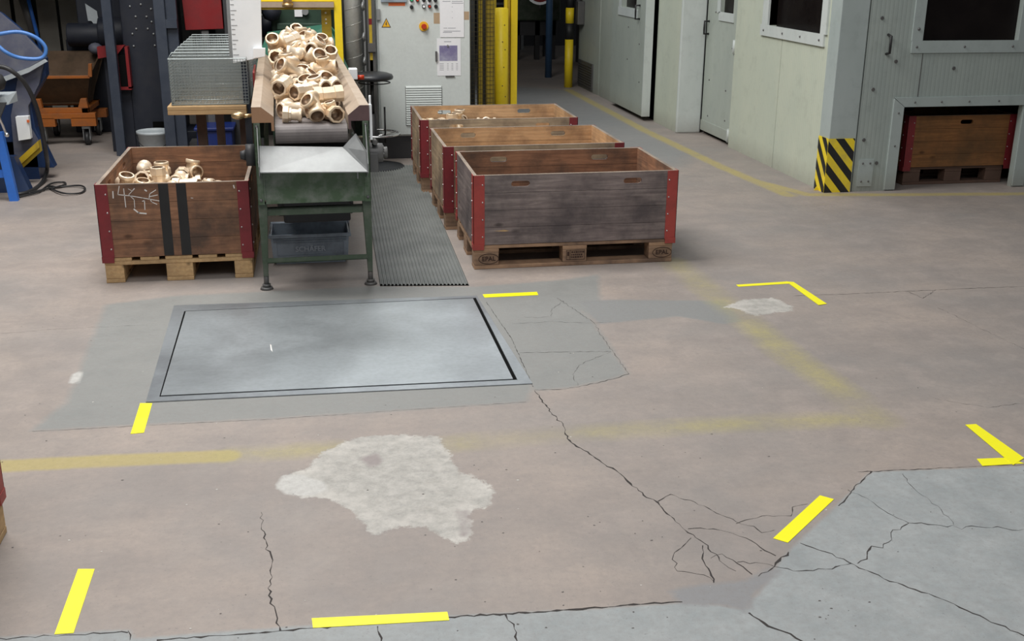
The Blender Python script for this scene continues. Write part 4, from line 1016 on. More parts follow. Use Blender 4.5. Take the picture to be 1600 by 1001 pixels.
# ------------------------------------------------------------------ wire baskets on a table
tb = thing('trestle_table', 'wooden beam table top on a brown trestle behind the red-brown crate', 'table', (-.68, 7.28, 0), .0)
mb = MB(); mb.box((-.235, 0, .752), (.25, 1.83, .779)); mb.box((-.235, 0, .7795), (.25, 1.83, .806)); mb.build('table_top', M['wood_beam'], tb, bevel=.003)
for x, y in ((-.06, .25), (.215, .25), (-.06, 1.7), (.215, 1.7)): mb = MB(); mb.box((x-.03, y, 0), (x+.03, y+.06, .752)); mb.build('leg', M['trestle'], tb)
def basket():
    root = thing('wire_basket', 'galvanised wire mesh basket on the wooden table, nearest of its row', 'wire basket', group=None)
    Wd, Dp, H, s = .475, .215, .285, .0013
    def panel(M4, w_, h_, nx_, nz_):
        mb = MB()
        for i in range(nx_+1): x = w_*i/nx_; mb.box((x-s, -s, 0), (x+s, s, h_), M=M4)
        for i in range(nz_+1): z = h_*i/nz_; mb.box((0, -s, z-s), (w_, s, z+s), M=M4)
        return mb.build('mesh_panel', M['zinc'], root, recalc=False)
    panel(T(0, 0, 0), Wd, H, 26, 15); panel(T(0, Dp, 0), Wd, H+.02, 15, 9)
    panel(R(PI/2, 'Z'), Dp, H, 10, 15); panel(T(Wd, 0, 0) @ R(PI/2, 'Z'), Dp, H, 10, 15); panel(R(-PI/2, 'X'), Wd, Dp, 12, 8)
    mb = MB(); mb.tube([(0, 0, H), (Wd, 0, H), (Wd, Dp, H+.02), (0, Dp, H+.02)], .0042, 6, closed=True); mb.build('rim_wire', M['zinc'], root)
    mb = MB(); mb.tube([(0, 0, .004), (Wd, 0, .004), (Wd, Dp, .004), (0, Dp, .004)], .0042, 6, closed=True); mb.build('base_wire', M['zinc'], root)
    return root
b0 = basket(); b0.location = (-.888, 7.30, .811)
ordn = ('nearest', 'second', 'third', 'fourth', 'fifth', 'sixth', 'seventh', 'farthest')
for k in range(1, 8):
    c = b0.copy(); COL.objects.link(c)
    for ch in list(b0.children): d = ch.copy(); COL.objects.link(d); d.parent = c
    c.location = (-.888+rng.uniform(-.006, .006)-.003*k, 7.30+.226*k, .811)
    c['label'] = 'galvanised wire mesh basket on the wooden table, %s in its row%s' % (ordn[k], ' from the front' if k < 7 else ' from the viewer')
    c['group'] = 'wire baskets in a row on the table'
b0['group'] = 'wire baskets in a row on the table'
bk = thing('bucket', 'pale grey plastic bucket on the floor behind the red-brown crate', 'bucket', (-1.405, 10.15, 0))
mb = MB(); mb.lathe([(0, .004), (.118, .0), (.118, .004), (.142, .20), (.152, .202), (.152, .225), (.145, .226), (.139, .2), (.114, .01), (0, .01)], 32); mb.build('body', M['bucket'], bk)
mb = MB(); mb.tube([(.15*math.cos(a), -.15*abs(math.sin(a))*1.02, .205-.12*math.sin(a)) for a in [PI*i/14 for i in range(15)]], .004, 6); mb.build('handle', M['black'], bk)
bl = MB(); bl.box((-1.02, 9.9, 0), (-.72, 10.2, .25)); bl.box((-1.04, 9.88, .25), (-.70, 10.22, .28)); tag(bl.build('plastic_box', M['blue_plastic'], bevel=.01), 'dark blue plastic box on the floor beneath the wire basket table', 'plastic box')

# ------------------------------------------------------------------ stool and mat
st = thing('work_stool', 'black round work stool with chrome foot ring beside the grey cabinet', 'stool', (.475, 9.36, 0))
mb = MB(); mb.lathe([(0, .005), (.24, .0), (.25, .006), (.245, .014), (.04, .035), (0, .035)], 40); mb.build('base_disc', M['stool'], st)
mb = MB(); mb.cyl((0, 0, .03), (0, 0, .45), .028); mb.cyl((0, 0, .45), (0, 0, .72), .016); mb.cyl((.10, .03, .2), (.10, .03, .5), .008); mb.build('column', M['black'], st)
mb = MB(); mb.tube([(.20*math.cos(PI*i/16)+.02, .20*math.sin(PI*i/16), .285) for i in range(32)], .009, 8, closed=True)
for a in (.5, 2.6, 4.7): mb.tube([(.02, 0, .26), (.02+.195*math.cos(a), .195*math.sin(a), .285)], .006, 6)
mb.build('foot_ring', M['chrome'], st)
mb = MB(); mb.lathe([(0, .725), (.14, .725), (.172, .735), (.178, .752), (.168, .772), (.13, .785), (0, .788)], 40); mb.build('seat', M['stool'], st)
mb = MB(); mb.tube([(.13*math.cos(PI*i/16)+.02, .13*math.sin(PI*i/16), .705) for i in range(32)], .005, 6, closed=True); mb.build('lever_ring', M['black'], st)
A_, B_, C_, D_ = [Vector((x, y, 0)) for x, y in ((.305, 5.855), (.792, 5.79), (.845, 9.35), (.36, 9.5))]
mt_ = MB(); n = 24
lo = []
for i in range(n*4+1):
    u = i/(n*4); hgt = (.004, .012, .012, .004)[i % 4] if 0 < i < n*4 else .0
    a = A_.lerp(B_, u); b = D_.lerp(C_, u); lo.append((mt_.bm.verts.new((a.x, a.y, hgt)), mt_.bm.verts.new((b.x, b.y, hgt))))
for p, q in zip(lo, lo[1:]): mt_.bm.faces.new((p[0], q[0], q[1], p[1]))
mt_.bm.faces.new([mt_.bm.verts.new((v.x, v.y, .0)) for v in (A_, B_, C_, D_)][::-1])
def mat_mat():
    mt, nt, bs = new_mat('ribbed_rubber_mat'); v = objc(nt)
    wv = nd(nt, 'ShaderNodeTexWave', wave_type='BANDS', bands_direction='Y'); wv.inputs['Scale'].default_value = 30; wv.inputs['Distortion'].default_value = .0; nt.links.new(v, wv.inputs[0])
    n1 = noise(nt, v, 5, 5)
    c = mixc(nt, ramp(nt, n1, .3, .75), (.15, .16, .155), (.25, .26, .25)); c = mixc(nt, mth(nt, 'MULTIPLY', wv.outputs['Fac'], .25), c, (.10, .11, .105))
    nt.links.new(c, bs.inputs['Base Color']); bs.inputs['Roughness'].default_value = .6; bump(nt, bs, wv.outputs['Fac'], .4, .003); return mt
tag(mt_.build('floor_mat', mat_mat(), recalc=False), 'long grey ribbed rubber mat on the floor right of the conveyor', 'floor mat')

# ------------------------------------------------------------------ switch cabinet
cb = thing('switch_cabinet', 'tall light grey control cabinet with buttons, louvres and pinned papers', 'cabinet', (.545, 9.71, 0))
CX = 1.348-.545
mb = MB(); mb.box((-.01, .03, 0), (CX-.01, .5, .20)); mb.build('plinth', M['cab_dark'], cb)
mb = MB(); mb.box((0, .012, .20), (CX, .5, 2.1)); mb.build('housing', M['cab'], cb, bevel=.006)
mb = MB(); mb.box((.015, -.010, .215), (CX-.006, .010, 2.08)); dr = mb.build('door', M['cab'], cb, bevel=.004)
def cy_(x, y): p = gy(x, y, 9.70); return p[0]-.545, p[2]
mb = MB(); (x0, z1), (x1, z0) = cy_(633, 135), cy_(691, 195)
mb.box((x0, -.014, z0), (x1, -.0102, z1), 1)
nn = 17
for k in range(nn): z = z0+(z1-z0)*(k+.3)/nn; mb.hexa([(x0+.004, -.024, z), (x1-.004, -.024, z), (x1-.004, -.013, z), (x0+.004, -.013, z), (x0+.004, -.022, z+.008), (x1-.004, -.022, z+.008), (x1-.004, -.013, z+.018), (x0+.004, -.013, z+.018)])
mb.build('louvre', [M['cab'], M['steel_dark']], dr)
def cbox(name, q, mat, d=.004, par=None, y0=-.010):
    (x0, z1), (x1, z0) = cy_(q[0], q[1]), cy_(q[2], q[3]); mb = MB(); mb.box((x0, y0-d, z0), (x1, y0, z1)); return mb.build(name, mat, par or dr)
dsp = cbox('display', (594, -30, 635, 3), M['bin'], .02); cbox('orange_label', (607, 4, 633, 9), M['orange_label'], .002)
cbox('latch', (588, 14, 594, 31), M['steel'], .02)
for nm, (x, y), ma in (('green_button', (643, 0), 'green_btn'), ('black_button', (643, 11), 'black'), ('red_button', (652, 0), 'red_btn'), ('white_button', (662, 10), 'white'), ('dark_button', (662, 0), 'black'), ('red_button', (671, 10), 'red_btn'), ('dark_button', (671, 0), 'black'), ('key_switch', (681, 10), 'black'), ('key_switch', (680, 0), 'black')):
    X_, Z_ = cy_(x, y); mb = MB(); mb.cyl((X_, -.010, Z_), (X_, -.026, Z_), .015, seg=16, mi=1); mb.cyl((X_, -.026, Z_), (X_, -.034, Z_), .010, seg=16); mb.build(nm, [M[ma], M['black']], dr)
for x in (643, 662, 671): cbox('button_plate', (x-3.3, 2.5, x+3.3, 7), M['paper'], .003)
X_, Z_ = cy_(662, 41); mb = MB(); mb.cyl((X_, -.010, Z_), (X_, -.020, Z_), .040, seg=24); em = mb.build('emergency_stop_plate', M['warn'], dr)
mb = MB(); mb.cyl((X_, -.020, Z_), (X_, -.035, Z_), .014); mb.cyl((X_, -.035, Z_), (X_, -.050, Z_), .023, .020, 20); mb.build('emergency_stop_button', M['red_btn'], em)
pa_, pb_, pc_ = cy_(596, 43), cy_(611, 43), cy_(603.5, 28); 
def tri(k): c = ((pa_[0]+pb_[0]+pc_[0])/3, (pa_[1]+pb_[1]+pc_[1])/3); return [(c[0]+(p[0]-c[0])*k, c[1]+(p[1]-c[1])*k) for p in (pa_, pb_, pc_)]
mb = MB(); mb.plate(tri(1), [], .001, T(0, -.0112, 0), 1); mb.plate(tri(.78), [], .001, T(0, -.0120, 0), 0)
c = tri(0)[0]; mb.plate([(c[0]+.001, c[1]+.024), (c[0]-.008, c[1]-.002), (c[0]-.001, c[1]-.002), (c[0]-.004, c[1]-.020), (c[0]+.007, c[1]+.004), (c[0]+.001, c[1]+.004), (c[0]+.005, c[1]+.024)], [], .001, T(0, -.0128, 0), 1)
mb.build('warning_triangle', [M['warn'], M['ink_dark']], dr)
cbox('brown_tape', (677.5, 20, 688, 37), M['cardboard'], .0006); cbox('brown_tape', (722, 18, 733, 31), M['cardboard'], .0006)
def sheet(name, label, q, y0, cat):
    (x0, z1), (x1, z0) = cy_(q[0], q[1]), cy_(q[2], q[3]); mb = MB(); mb.box((x0, -.0015, z0), (x1, 0, z1))
    o = mb.build(name, M['paper'], None, (.545, y0, 0)); tag(o, label, cat); return o, x0, x1, z0, z1
o, x0, x1, z0, z1 = sheet('notice_sheet', 'white printed notice fixed with brown tape at the top right of the cabinet door', (686, -60, 725, 58), 9.697, 'paper')
mb = MB()
for z, a, b in ((1.355, .3, .7), (1.335, .12, .45), (1.335, .5, .95), (1.32, .5, .98), (1.115, .15, .3), (1.115, .33, .65), (1.09, .15, .85), (1.08, .12, .5), (1.2, .5, .53), (1.25, .5, .52), (1.29, .5, .53)): mb.box((x0+(x1-x0)*a, -.0022, z), (x0+(x1-x0)*b, -.0014, z+.005))
mb.build('printed_lines', M['ink'], o)
o, x0, x1, z0, z1 = sheet('wall_calendar', 'white calendar page with a purple picture pinned to the cabinet door below the notice', (682.5, 60, 720, 118), 9.699, 'calendar')
mb = MB(); mb.box((x0+.1*(x1-x0), -.0024, z1-.6*(z1-z0)), (x0+.86*(x1-x0), -.0014, z1-.19*(z1-z0))); mb.build('picture', M['photo'], o)
mb = MB()
for r_ in range(5):
    for a, b in ((.1, .28), (.42, .48), (.6, .68), (.8, .88)): mb.box((x0+(x1-x0)*a, -.0020, z0+.09+.013*-r_+.01), (x0+(x1-x0)*b, -.0014, z0+.094-.013*r_+.01))
mb.box((x0+(x1-x0)*.3, -.002, z1-.03), (x0+(x1-x0)*.6, -.0014, z1-.024)); mb.build('printed_lines', M['ink'], o)
mb = MB(); mb.cyl(((x0+x1)/2-.01, 0, z1-.19*(z1-z0)), ((x0+x1)/2-.01, -.012, z1-.19*(z1-z0)), .008); mb.build('pin', M['chrome'], o)
cbox('door_handle', (680, 80, 683, 95), M['steel_dark'], .02); cbox('paper_clip', (696, 118, 710, 120), M['steel_dark'], .01)
# ------------------------------------------------------------------ duct, posts and machine opening behind the conveyor
mb = MB(); mb.cyl((.352, 9.74, 0), (.352, 9.74, 2.6), .069, seg=32)
for k in range(19): z = .12+k*.135; mb.tube([(.352+.070*math.cos(a), 9.74+.070*math.sin(a), z+.018*a) for a in [2*PI*i/24 for i in range(25)]], .0022, 5)
tag(mb.build('ventilation_duct', M['duct']), 'silvery spiral ventilation duct standing left of the grey cabinet', 'duct')
mb = MB(); mb.tube([(.445, 9.68, 0), (.44, 9.68, .5), (.445, 9.68, 1.1), (.44, 9.68, 2.6)], .009, 8)
for z in (.5, .85, 1.05, 1.3): mb.tube([(.44, 9.68, z-.03), (.43, 9.66, z), (.44, 9.68, z+.03)], .012, 6)
tag(mb.build('conduit', M['steel']), 'thin grey conduit running up beside the spiral duct', 'conduit')
pf = thing('frame_post', 'dark steel post with a yellow and red stripe between duct and cabinet', 'post', (.495, 9.66, 0))
mb = MB(); mb.box((-.028, 0, 0), (.034, .05, 2.4)); mb.build('profile', M['steel_dark'], pf)
for z0, z1, ma in ((.0, .86, 'steel_dark'), (.72, .92, 'yellow_dark'), (1.0, 1.15, 'yellow_dark'), (1.15, 1.2, 'redbox'), (1.2, 1.6, 'yellow_dark')):
    mb = MB(); mb.box((-.014, -.003, z0), (.010, 0, z1)); mb.build('stripe', M[ma], pf)
mb = MB(); mb.box((-.03, -.03, .93), (.035, -.003, 1.0)); mb.build('bracket', M['steel_dark'], pf)
sw = thing('red_switch', 'small white switch box with a red knob on the right conveyor guard', 'switch', (.235, 7.55, .93), .027)
mb = MB(); mb.box((.0, 0, 0), (.055, .08, .07)); mb.build('housing', M['white'], sw, bevel=.004)
mb = MB(); mb.cyl((.055, .04, .01), (.10, .04, .01), .016); mb.build('knob', M['red_btn'], sw)
# yellow machine guard around the conveyor mouth
yf = thing('machine_guard_frame', 'yellow machine guard frame around the rear mouth of the conveyor', 'machine frame', (-.1, 9.12, 0))
mb = MB(); mb.box((.285, 0, 0), (.345, .06, 2.3)); mb.build('frame_post', M['yellow'], yf, bevel=.003)
mb = MB(); mb.box((-.40, 0, 0), (-.345, .06, 2.3)); mb.build('frame_post', M['yellow_dark'], yf, bevel=.003)
mb = MB(); mb.box((-.345, 0, 1.36), (.285, .06, 1.46)); mb.build('top_rail', M['yellow'], yf, bevel=.003)
mb = MB(); mb.box((-.345, -.02, 1.318), (.285, .03, 1.358)); mb.build('worn_bottom_rail', M['guard'], yf)
mb = MB(); mb.box((-.345, 0, 1.30), (.285, .03, 1.317)); mb.build('seal_strip', M['yellow_dark'], yf)
mb = MB(); mb.box((.185, .1, .3), (.262, .13, 1.36)); 
for z in (1.19, 1.22, 1.27): mb.ball((.22, .098, z), .008, 1, 8)
mb.build('inner_panel', [M['yellow_dark'], M['white']], yf)
mb = MB(); mb.cyl((-.07, -.06, 1.33), (-.07, -.06, 1.42), .035, seg=20); mb.cyl((-.07, -.06, 1.325), (-.07, -.06, 1.35), .042); mb.build('guide_bush', M['brass_knob'], yf)
gh = thing('hopper', 'green sloping sheet metal hopper behind the heap of fittings', 'hopper', (-.06, 9.5, 0))
mb = MB(); mb.hexa([(-.42, -.15, .8), (.36, -.15, .8), (.36, -.12, .8), (-.42, -.12, .8), (-.30, .2, 1.09), (.20, .2, 1.155), (.20, .23, 1.155), (-.30, .23, 1.09)])
mb.hexa([(.20, .2, .9), (.225, .2, .9), (.225, .23, .9), (.20, .23, .9), (.20, .2, 1.155), (.225, .2, 1.155), (.225, .23, 1.155), (.20, .23, 1.155)])
mb.hexa([(.215, .19, 1.0), (.30, .05, 1.0), (.31, .06, 1.0), (.225, .21, 1.0), (.205, .19, 1.153), (.28, .05, 1.07), (.29, .06, 1.07), (.215, .21, 1.153)])
mb.build('sloping_sheet', M['green_hopper'], gh)
mb = MB(); mb.box((-.3, .1, 0), (.2, .3, .8)); mb.build('stand', M['dark_green'], gh)
mc = thing('machine', 'dark green machine inside the yellow guard frame behind the hopper', 'machine', (-.1, 10.3, 0))
mb = MB(); mb.box((-.25, .2, 0), (.34, .8, 1.45)); mb.box((-.2, .1, 1.06), (.2, .2, 1.12)); mb.box((-.05, .08, .8), (.3, .2, 1.05)); mb.build('body', M['dark_green'], mc, bevel=.01)
mb = MB(); mb.box((-.04, .185, 1.17), (.03, .199, 1.26)); mb.build('rating_plate', M['paper'], mc)
mb = MB(); mb.cyl((-.25, .1, 1.20), (-.13, .05, 1.42), .010); mb.cyl((.055, .2, 1.215), (.055, .16, 1.215), .03); mb.box((.24, .12, 1.1), (.28, .19, 1.4)); mb.cyl((-.34, .1, 1.28), (-.34, .05, 1.28), .018); mb.cyl((-.38, .1, 1.16), (-.33, .05, 1.2), .014); mb.build('bright_rod', M['steel'], mc)
mb = MB(); mb.ball((-.24, .1, 1.22), .09); mb.ball((-.30, .42, 1.08), .12); mb.build('motor', M['navy'], mc)
mb = MB(); mb.box((-.9, 11.2, 0), (1.6, 11.25, 2.6)); tag(mb.build('machine_back_panel', M['wall_dark']), 'dark sheet panel closing the machine bay behind the conveyor and cabinet', 'panel')

# yellow posts and mesh fence right of the cabinet
fy = thing('mesh_fence', 'yellow framed black wire mesh fence panel right of the grey cabinet', 'fence', (1.47, 10.35, 0))
for x, wd in ((.045, .035), (.115, .06)): mb = MB(); mb.box((x, 0, 0), (x+wd, .05, 2.2)); mb.build('fence_post', M['yellow_dark'], fy, bevel=.003)
mb = MB(); s = .0016
for i in range(9): x = -.06+i*.03; mb.box((x-s, -.01, .03), (x+s, -.007, 2.2))
for i in range(54): z = .04+i*.04; mb.box((-.07, -.010, z-s), (.19, -.007, z+s))
mb.build('wire_mesh', M['mesh_wire'], fy)
mb = MB(); mb.box((-.07, .01, .0), (.19, .04, .06)); mb.build('bottom_rail', M['yellow_dark'], fy)
mb = MB(); mb.cyl((1.735, 10.40, 0), (1.735, 10.40, 1.245), .062, seg=28); mb.ball((1.735, 10.40, 1.245), .061, 0, 24, .12)
for z, a in ((.95, -.3), (.88, .1), (.72, -.1), (.55, -.3), (.45, .2), (1.1, .0)): 
    mb.ball((1.735+.062*math.sin(a+.3), 10.40-.062*math.cos(a+.3), z), .006, 1, 6)
tag(mb.build('bollard', [M['yellow'], M['trestle']]), 'thick round bright yellow bollard in front of the mesh fence', 'bollard')
py = thing('yellow_post', 'square yellow steel post beside the thick yellow bollard', 'post', (1.80, 10.5, 0))
mb = MB(); mb.box((.012, 0, 0), (.03, .07, 2.4)); mb.build('rear_flange', M['yellow_dark'], py)
mb = MB(); mb.box((.038, -.02, 0), (.10, .04, 2.4)); mb.build('profile', M['yellow'], py, bevel=.003)
mb = MB(); mb.box((-.02, .01, 1.2), (.01, .05, 2.4)); mb.build('rear_flange', M['yellow'], py)
mb = MB(); mb.box((2.06, 13.2, 0), (2.14, 13.28, 1.24)); tag(mb.build('short_yellow_post', M['yellow_dark'], bevel=.003), 'short dull yellow post farther back behind the square yellow post', 'post')
mb = MB(); mb.hexa([(2.36, 14.6, 0), (2.50, 14.6, 0), (2.50, 15.0, 0), (2.36, 15.0, 0), (2.30, 14.6, .42), (2.41, 14.6, .42), (2.41, 15.0, .42), (2.30, 15.0, .42)])
mb.ball((2.45, 14.6, .18), .07); tag(mb.build('blue_bag', M['blue_plastic'], bevel=.02), 'crumpled dark blue plastic bag on the floor behind the yellow posts', 'bag')
mb = MB(); mb.box((1.4, 11.6, 0), (1.62, 11.9, .75)); tag(mb.build('blue_sheet', M['blue_plastic'], bevel=.03), 'blue plastic sheet glimpsed behind the mesh fence', 'plastic sheet')
mb = MB(); mb.box((1.62, 10.9, 0), (1.72, 11.2, 2.4)); tag(mb.build('dark_curtain', M['cab_dark']), 'dark hanging curtain behind the mesh fence and bollard', 'curtain')
mb = MB(); mb.cyl((3.36, 16.0, 0), (3.36, 16.0, 2.4), .05, seg=12); tag(mb.build('blue_pole', M['blue_pole']), 'slim dark blue pole on the aisle left of the striped bollard', 'pole')
sb = thing('striped_bollard', 'slim yellow and black striped bollard beside the far booth wall', 'bollard', (3.385, 14.8, 0))
for z0, z1, ma in ((0, .628, 'yellow'), (.628, .836, 'black'), (.836, 1.034, 'yellow'), (1.034, 1.25, 'black')):
    mb = MB(); mb.cyl((0, 0, z0), (0, 0, z1), .056, seg=20); mb.build('band', M[ma], sb)
gm = thing('press_machine', 'dark green machine on black legs at the far end of the aisle', 'machine', (3.75, 18.6, 0))
mb = MB(); mb.box((-.45, 0, .64), (.35, .8, 1.8)); mb.build('body', M['green'], gm, bevel=.03)
mb = MB(); mb.box((-.4, .1, .40), (.3, .7, .64)); mb.build('underframe', M['cab_dark'], gm)
for x, y in ((-.36, .1), (.25, .1), (-.02, .1), (-.36, .7), (.25, .7)): mb = MB(); mb.box((x-.04, y, 0), (x+.04, y+.08, .64)); mb.build('leg', M['black'], gm)
mb = MB(); mb.cyl((3.5, 17.4, 1.19), (3.5, 17.38, 1.19), .24, seg=28); mb.cyl((3.5, 17.38, 1.19), (3.5, 17.375, 1.19), .20, seg=28, mi=1); mb.cyl((3.5, 17.405, .9), (3.5, 17.405, 2.9), .02, mi=2)
tag(mb.build('round_sign', [M['white'], M['redbox'], M['steel_dark']]), 'round red and white sign hanging in front of the dark green machine', 'sign')
mb = MB(); mb.box((4.3, 17.5, 0), (5.2, 18.3, 2.5)); tag(mb.build('dark_cabinet', M['cab_dark']), 'dark tall cabinet standing behind the slim blue pole', 'cabinet')
mb = MB(); mb.box((1.2, 21.5, 0), (5.2, 22, 2.4)); tag(mb.build('dark_rack', M['cab_dark']), 'dark shelving at the far end of the aisle', 'rack')
mb = MB(); mb.box((3.0, 20.6, .8), (3.9, 20.7, .84)); mb.box((3.0, 20.6, 0), (3.05, 20.7, .8)); mb.box((3.8, 20.6, 0), (3.85, 20.7, .8)); tag(mb.build('work_table', M['steel']), 'thin steel table in the dark at the end of the aisle', 'table')

# ------------------------------------------------------------------ dark machinery at the back left
pr = thing('dark_press', 'dark navy machine column with bolt heads behind the wire baskets', 'machine', (-1.2, 10.45, 0))
mb = MB(); mb.box((-.44, 0, .0), (.02, .5, 2.4)); mb.box((-.55, .06, 0), (.62, .5, .16)); mb.build('body', M['navy'], pr, bevel=.008)
mb = MB()
for x, y in ((203, 10), (220, 7), (236, 14), (212, 26), (229, 26), (213, 45), (231, 45), (207, 53), (240, 53), (209, 72), (242, 71), (237, 34)): p = gy(x, y, 10.45); mb.ball((p[0]+1.2, -.002, p[2]), .010, 0, 8)
mb.build('bolt_heads', M['steel'], pr)
mb = MB(); mb.box((-.25, -.01, .2), (-.05, 0, .26)); mb.build('slot_cover', M['gap'], pr)
mb = MB(); mb.box((-1.745, 10.18, 0), (-1.665, 10.26, 2.4)); tag(mb.build('steel_column', M['navy_light'], bevel=.004), 'slim blue-grey steel column standing in front of the dark navy machine', 'column')
c2 = thing('steel_column', 'wide blue-grey steel column above the left end of the wire baskets', 'column', (-1.17, 9.95, 0))
mb = MB(); mb.box((-.12, 0, 0), (-.03, .1, 2.4)); mb.box((-.03, .04, 0), (.06, .1, 2.4)); mb.build('profile', M['navy_light'], c2, bevel=.004)
mb = MB(); mb.box((-.03, .0, 1.11), (.06, .05, 1.18)); mb.build('bracket', M['navy_light'], c2)
rb = thing('red_box', 'dark red sheet metal box high behind the wire baskets', 'box', (-.92, 10.2, 0))
mb = MB(); mb.hexa([(-.15, 0, 1.075), (.17, 0, 1.085), (.17, .3, 1.085), (-.15, .3, 1.075), (-.18, 0, 1.9), (.16, 0, 1.9), (.16, .3, 1.9), (-.18, .3, 1.9)]); mb.build('body', M['redbox'], rb, bevel=.004)
mb = MB(); mb.box((.18, 0, 0), (.46, .3, 2.0)); mb.build('dark_housing', M['cab_dark'], rb)
mb = MB(); mb.box((-.2, .02, 0), (.17, .25, .1)); mb.box((-.02, .02, .1), (.04, .08, 1.07)); mb.build('stand', M['steel_dark'], rb)
r2_ = thing('red_hood', 'small dark red hood beside the slim blue-grey steel column', 'hood', (-1.71, 10.32, 0))
mb = MB(); mb.hexa([(-.13, 0, .83), (.03, 0, .86), (.03, .1, .86), (-.13, .1, .83), (-.13, 0, .93), (.10, 0, .94), (.10, .1, .94), (-.13, .1, .93)]); mb.box((.02, 0, .57), (.035, .1, .9)); mb.box((.10, 0, .57), (.125, .1, .93)); mb.box((.02, 0, .56), (.125, .1, .585)); mb.build('shell', M['redbox'], r2_)
mb = MB(); mb.box((.03, .02, .585), (.10, .09, .86)); mb.build('recess', M['gap'], r2_)
mb = MB(); mb.box((-.1, .1, 0), (.1, .13, .9)); mb.build('stand', M['navy'], r2_)
mo = thing('dark_motor', 'dark machinery with a pale label above the orange tipping cart', 'machine', (-2.1, 11.5, 0))
mb = MB(); mb.cyl((-.2, 0, .95), (.3, 0, .95), .11, seg=16); mb.cyl((.1, -.05, .98), (.34, -.05, .98), .14, seg=16); mb.box((-.1, 0, 1.05), (.35, .4, 2.2)); mb.box((-.25, .1, 0), (.35, .4, .9)); mb.box((-1.2, .3, 1.28), (.3, .5, 2.2)); mb.build('body', M['navy'], mo, bevel=.01)
mb = MB(); mb.plate([(-.01, 1.24), (.09, 1.17), (.10, 1.02), (.05, 1.05), (.03, 1.08), (.0, 1.08)], [], .002, T(0, -.02, 0)); mb.build('label_plate', M['bucket'], mo)
mb = MB(); mb.ball((.06, -.12, .83), .07, 0, 12, .8); mb.build('blue_cap', M['blue_grey'], mo)
# strip curtain: every strip is a thing
def strips():
    xs_ = [(-3.9, .30), (-3.55, .24), (-3.28, .22), (-3.02, .16), (-2.80, .19), (-2.58, .22), (-2.34, .30)]
    nm = ['far left', 'second from the left', 'third from the left', 'middle', 'third from the right', 'second from the right', 'rightmost']
    for (x, wd), n_ in zip(xs_, nm):
        mb = MB(); mb.box((x, 12.6, .02), (x+wd, 12.608, 2.4))
        tag(mb.build('curtain_strip', M['curtain']), 'dusty beige hanging curtain strip behind the orange cart, %s of the strips' % n_, 'strip curtain', 'hanging curtain strips behind the cart')
strips()
mb = MB(); mb.box((-4.2, 12.9, 0), (-1.2, 13.0, 2.8)); tag(mb.build('dark_partition', M['wall_dark']), 'dark partition behind the curtain strips and navy machinery', 'partition')
mb = MB(); mb.cyl((-2.78, 12.3, .9), (-2.86, 12.3, 1.3), .05); mb.cyl((-2.72, 12.2, .75), (-2.80, 12.2, 1.4), .018, mi=1); mb.cyl((-2.80, 12.3, 1.3), (-2.85, 12.3, 2.2), .12, mi=0); mb.cyl((-2.7, 12.25, 0), (-2.72, 12.2, .75), .018)
tag(mb.build('hanging_pipe', [M['steel_dark'], M['blue_leg']]), 'grey and blue pipes hanging in front of the beige curtain strips', 'pipe')

# orange tipping cart
oc = thing('tipping_cart', 'orange steel tipping cart on castors at the back left', 'cart', (-2.22, 10.75, 0))
mb = MB(); t = .012
mb.hexa([(-.55, 0, .63), (.20, 0, .63), (.20, t, .63), (-.55, t, .63), (-.45, .18, .38), (.12, .18, .38), (.12, .18+t, .38), (-.45, .18+t, .38)])
mb.hexa([(-.55, .75, .80), (.24, .75, .80), (.24, .75+t, .80), (-.55, .75+t, .80), (-.45, .5, .38), (.12, .5, .38), (.12, .5+t, .38), (-.45, .5+t, .38)])
for s, xx in ((-1, -.55), (1, .20)):
    xi = -.45 if s < 0 else .12
    mb.hexa([(xi, .18, .38), (xi+t, .18, .38), (xi+t, .5, .38), (xi, .5, .38), (xx, 0, .63), (xx+t, 0, .63), (xx+t, .75, .80), (xx, .75, .80)])
mb.box((-.45, .18, .37), (.13, .51, .385)); mb.build('tub', [M['orange_in']], oc)
mb = MB(); mb.box((-.56, -.012, .618), (.215, .0, .645)); mb.hexa([(.20, -.012, .63), (.235, -.012, .63), (.235, .02, .63), (.20, .02, .63), (.215, -.012, .75), (.245, -.012, .75), (.245, .02, .75), (.215, .02, .75)]); mb.build('rim', M['orange'], oc, bevel=.003)
mb = MB()
mb.box((-.50, .05, .30), (.16, .11, .345)); mb.box((-.50, .6, .30), (.16, .66, .345)); mb.box((.10, .05, .30), (.16, .66, .345)); mb.box((-.5, .05, .30), (-.44, .66, .345))
for x in (-.27, .13): mb.hexa([(x-.06, .05, .345), (x+.03, .05, .345), (x+.03, .11, .345), (x-.06, .11, .345), (x-.03, .05, .43), (x+.02, .05, .43), (x+.02, .11, .43), (x-.03, .11, .43)])
mb.box((-.36, .03, .18), (-.14, .12, .26)); mb.box((.0, .03, .18), (.22, .12, .26)); mb.box((-.36, .03, .25), (.22, .1, .30)); mb.box((-.36, .6, .18), (-.14, .7, .26)); mb.box((.0, .6, .18), (.22, .7, .26))
mb.build('chassis', M['orange'], oc, bevel=.003)
for x, y in ((-.27, .08), (.12, .08), (-.27, .65), (.12, .65)):
    mb = MB(); mb.box((x-.035, y-.03, .155), (x+.035, y+.03, .18)); mb.box((x-.032, y-.025, .05), (x-.026, y+.045, .155)); mb.box((x+.026, y-.025, .05), (x+.032, y+.045, .155)); ca = mb.build('caster', M['steel'], oc)
    mb = MB(); mb.cyl((x-.02, y+.01, .062), (x+.02, y+.01, .062), .062, seg=20); mb.cyl((x-.024, y+.01, .062), (x+.024, y+.01, .062), .03, seg=14, mi=1); mb.build('wheel', [M['rubber'], M['steel']], ca)

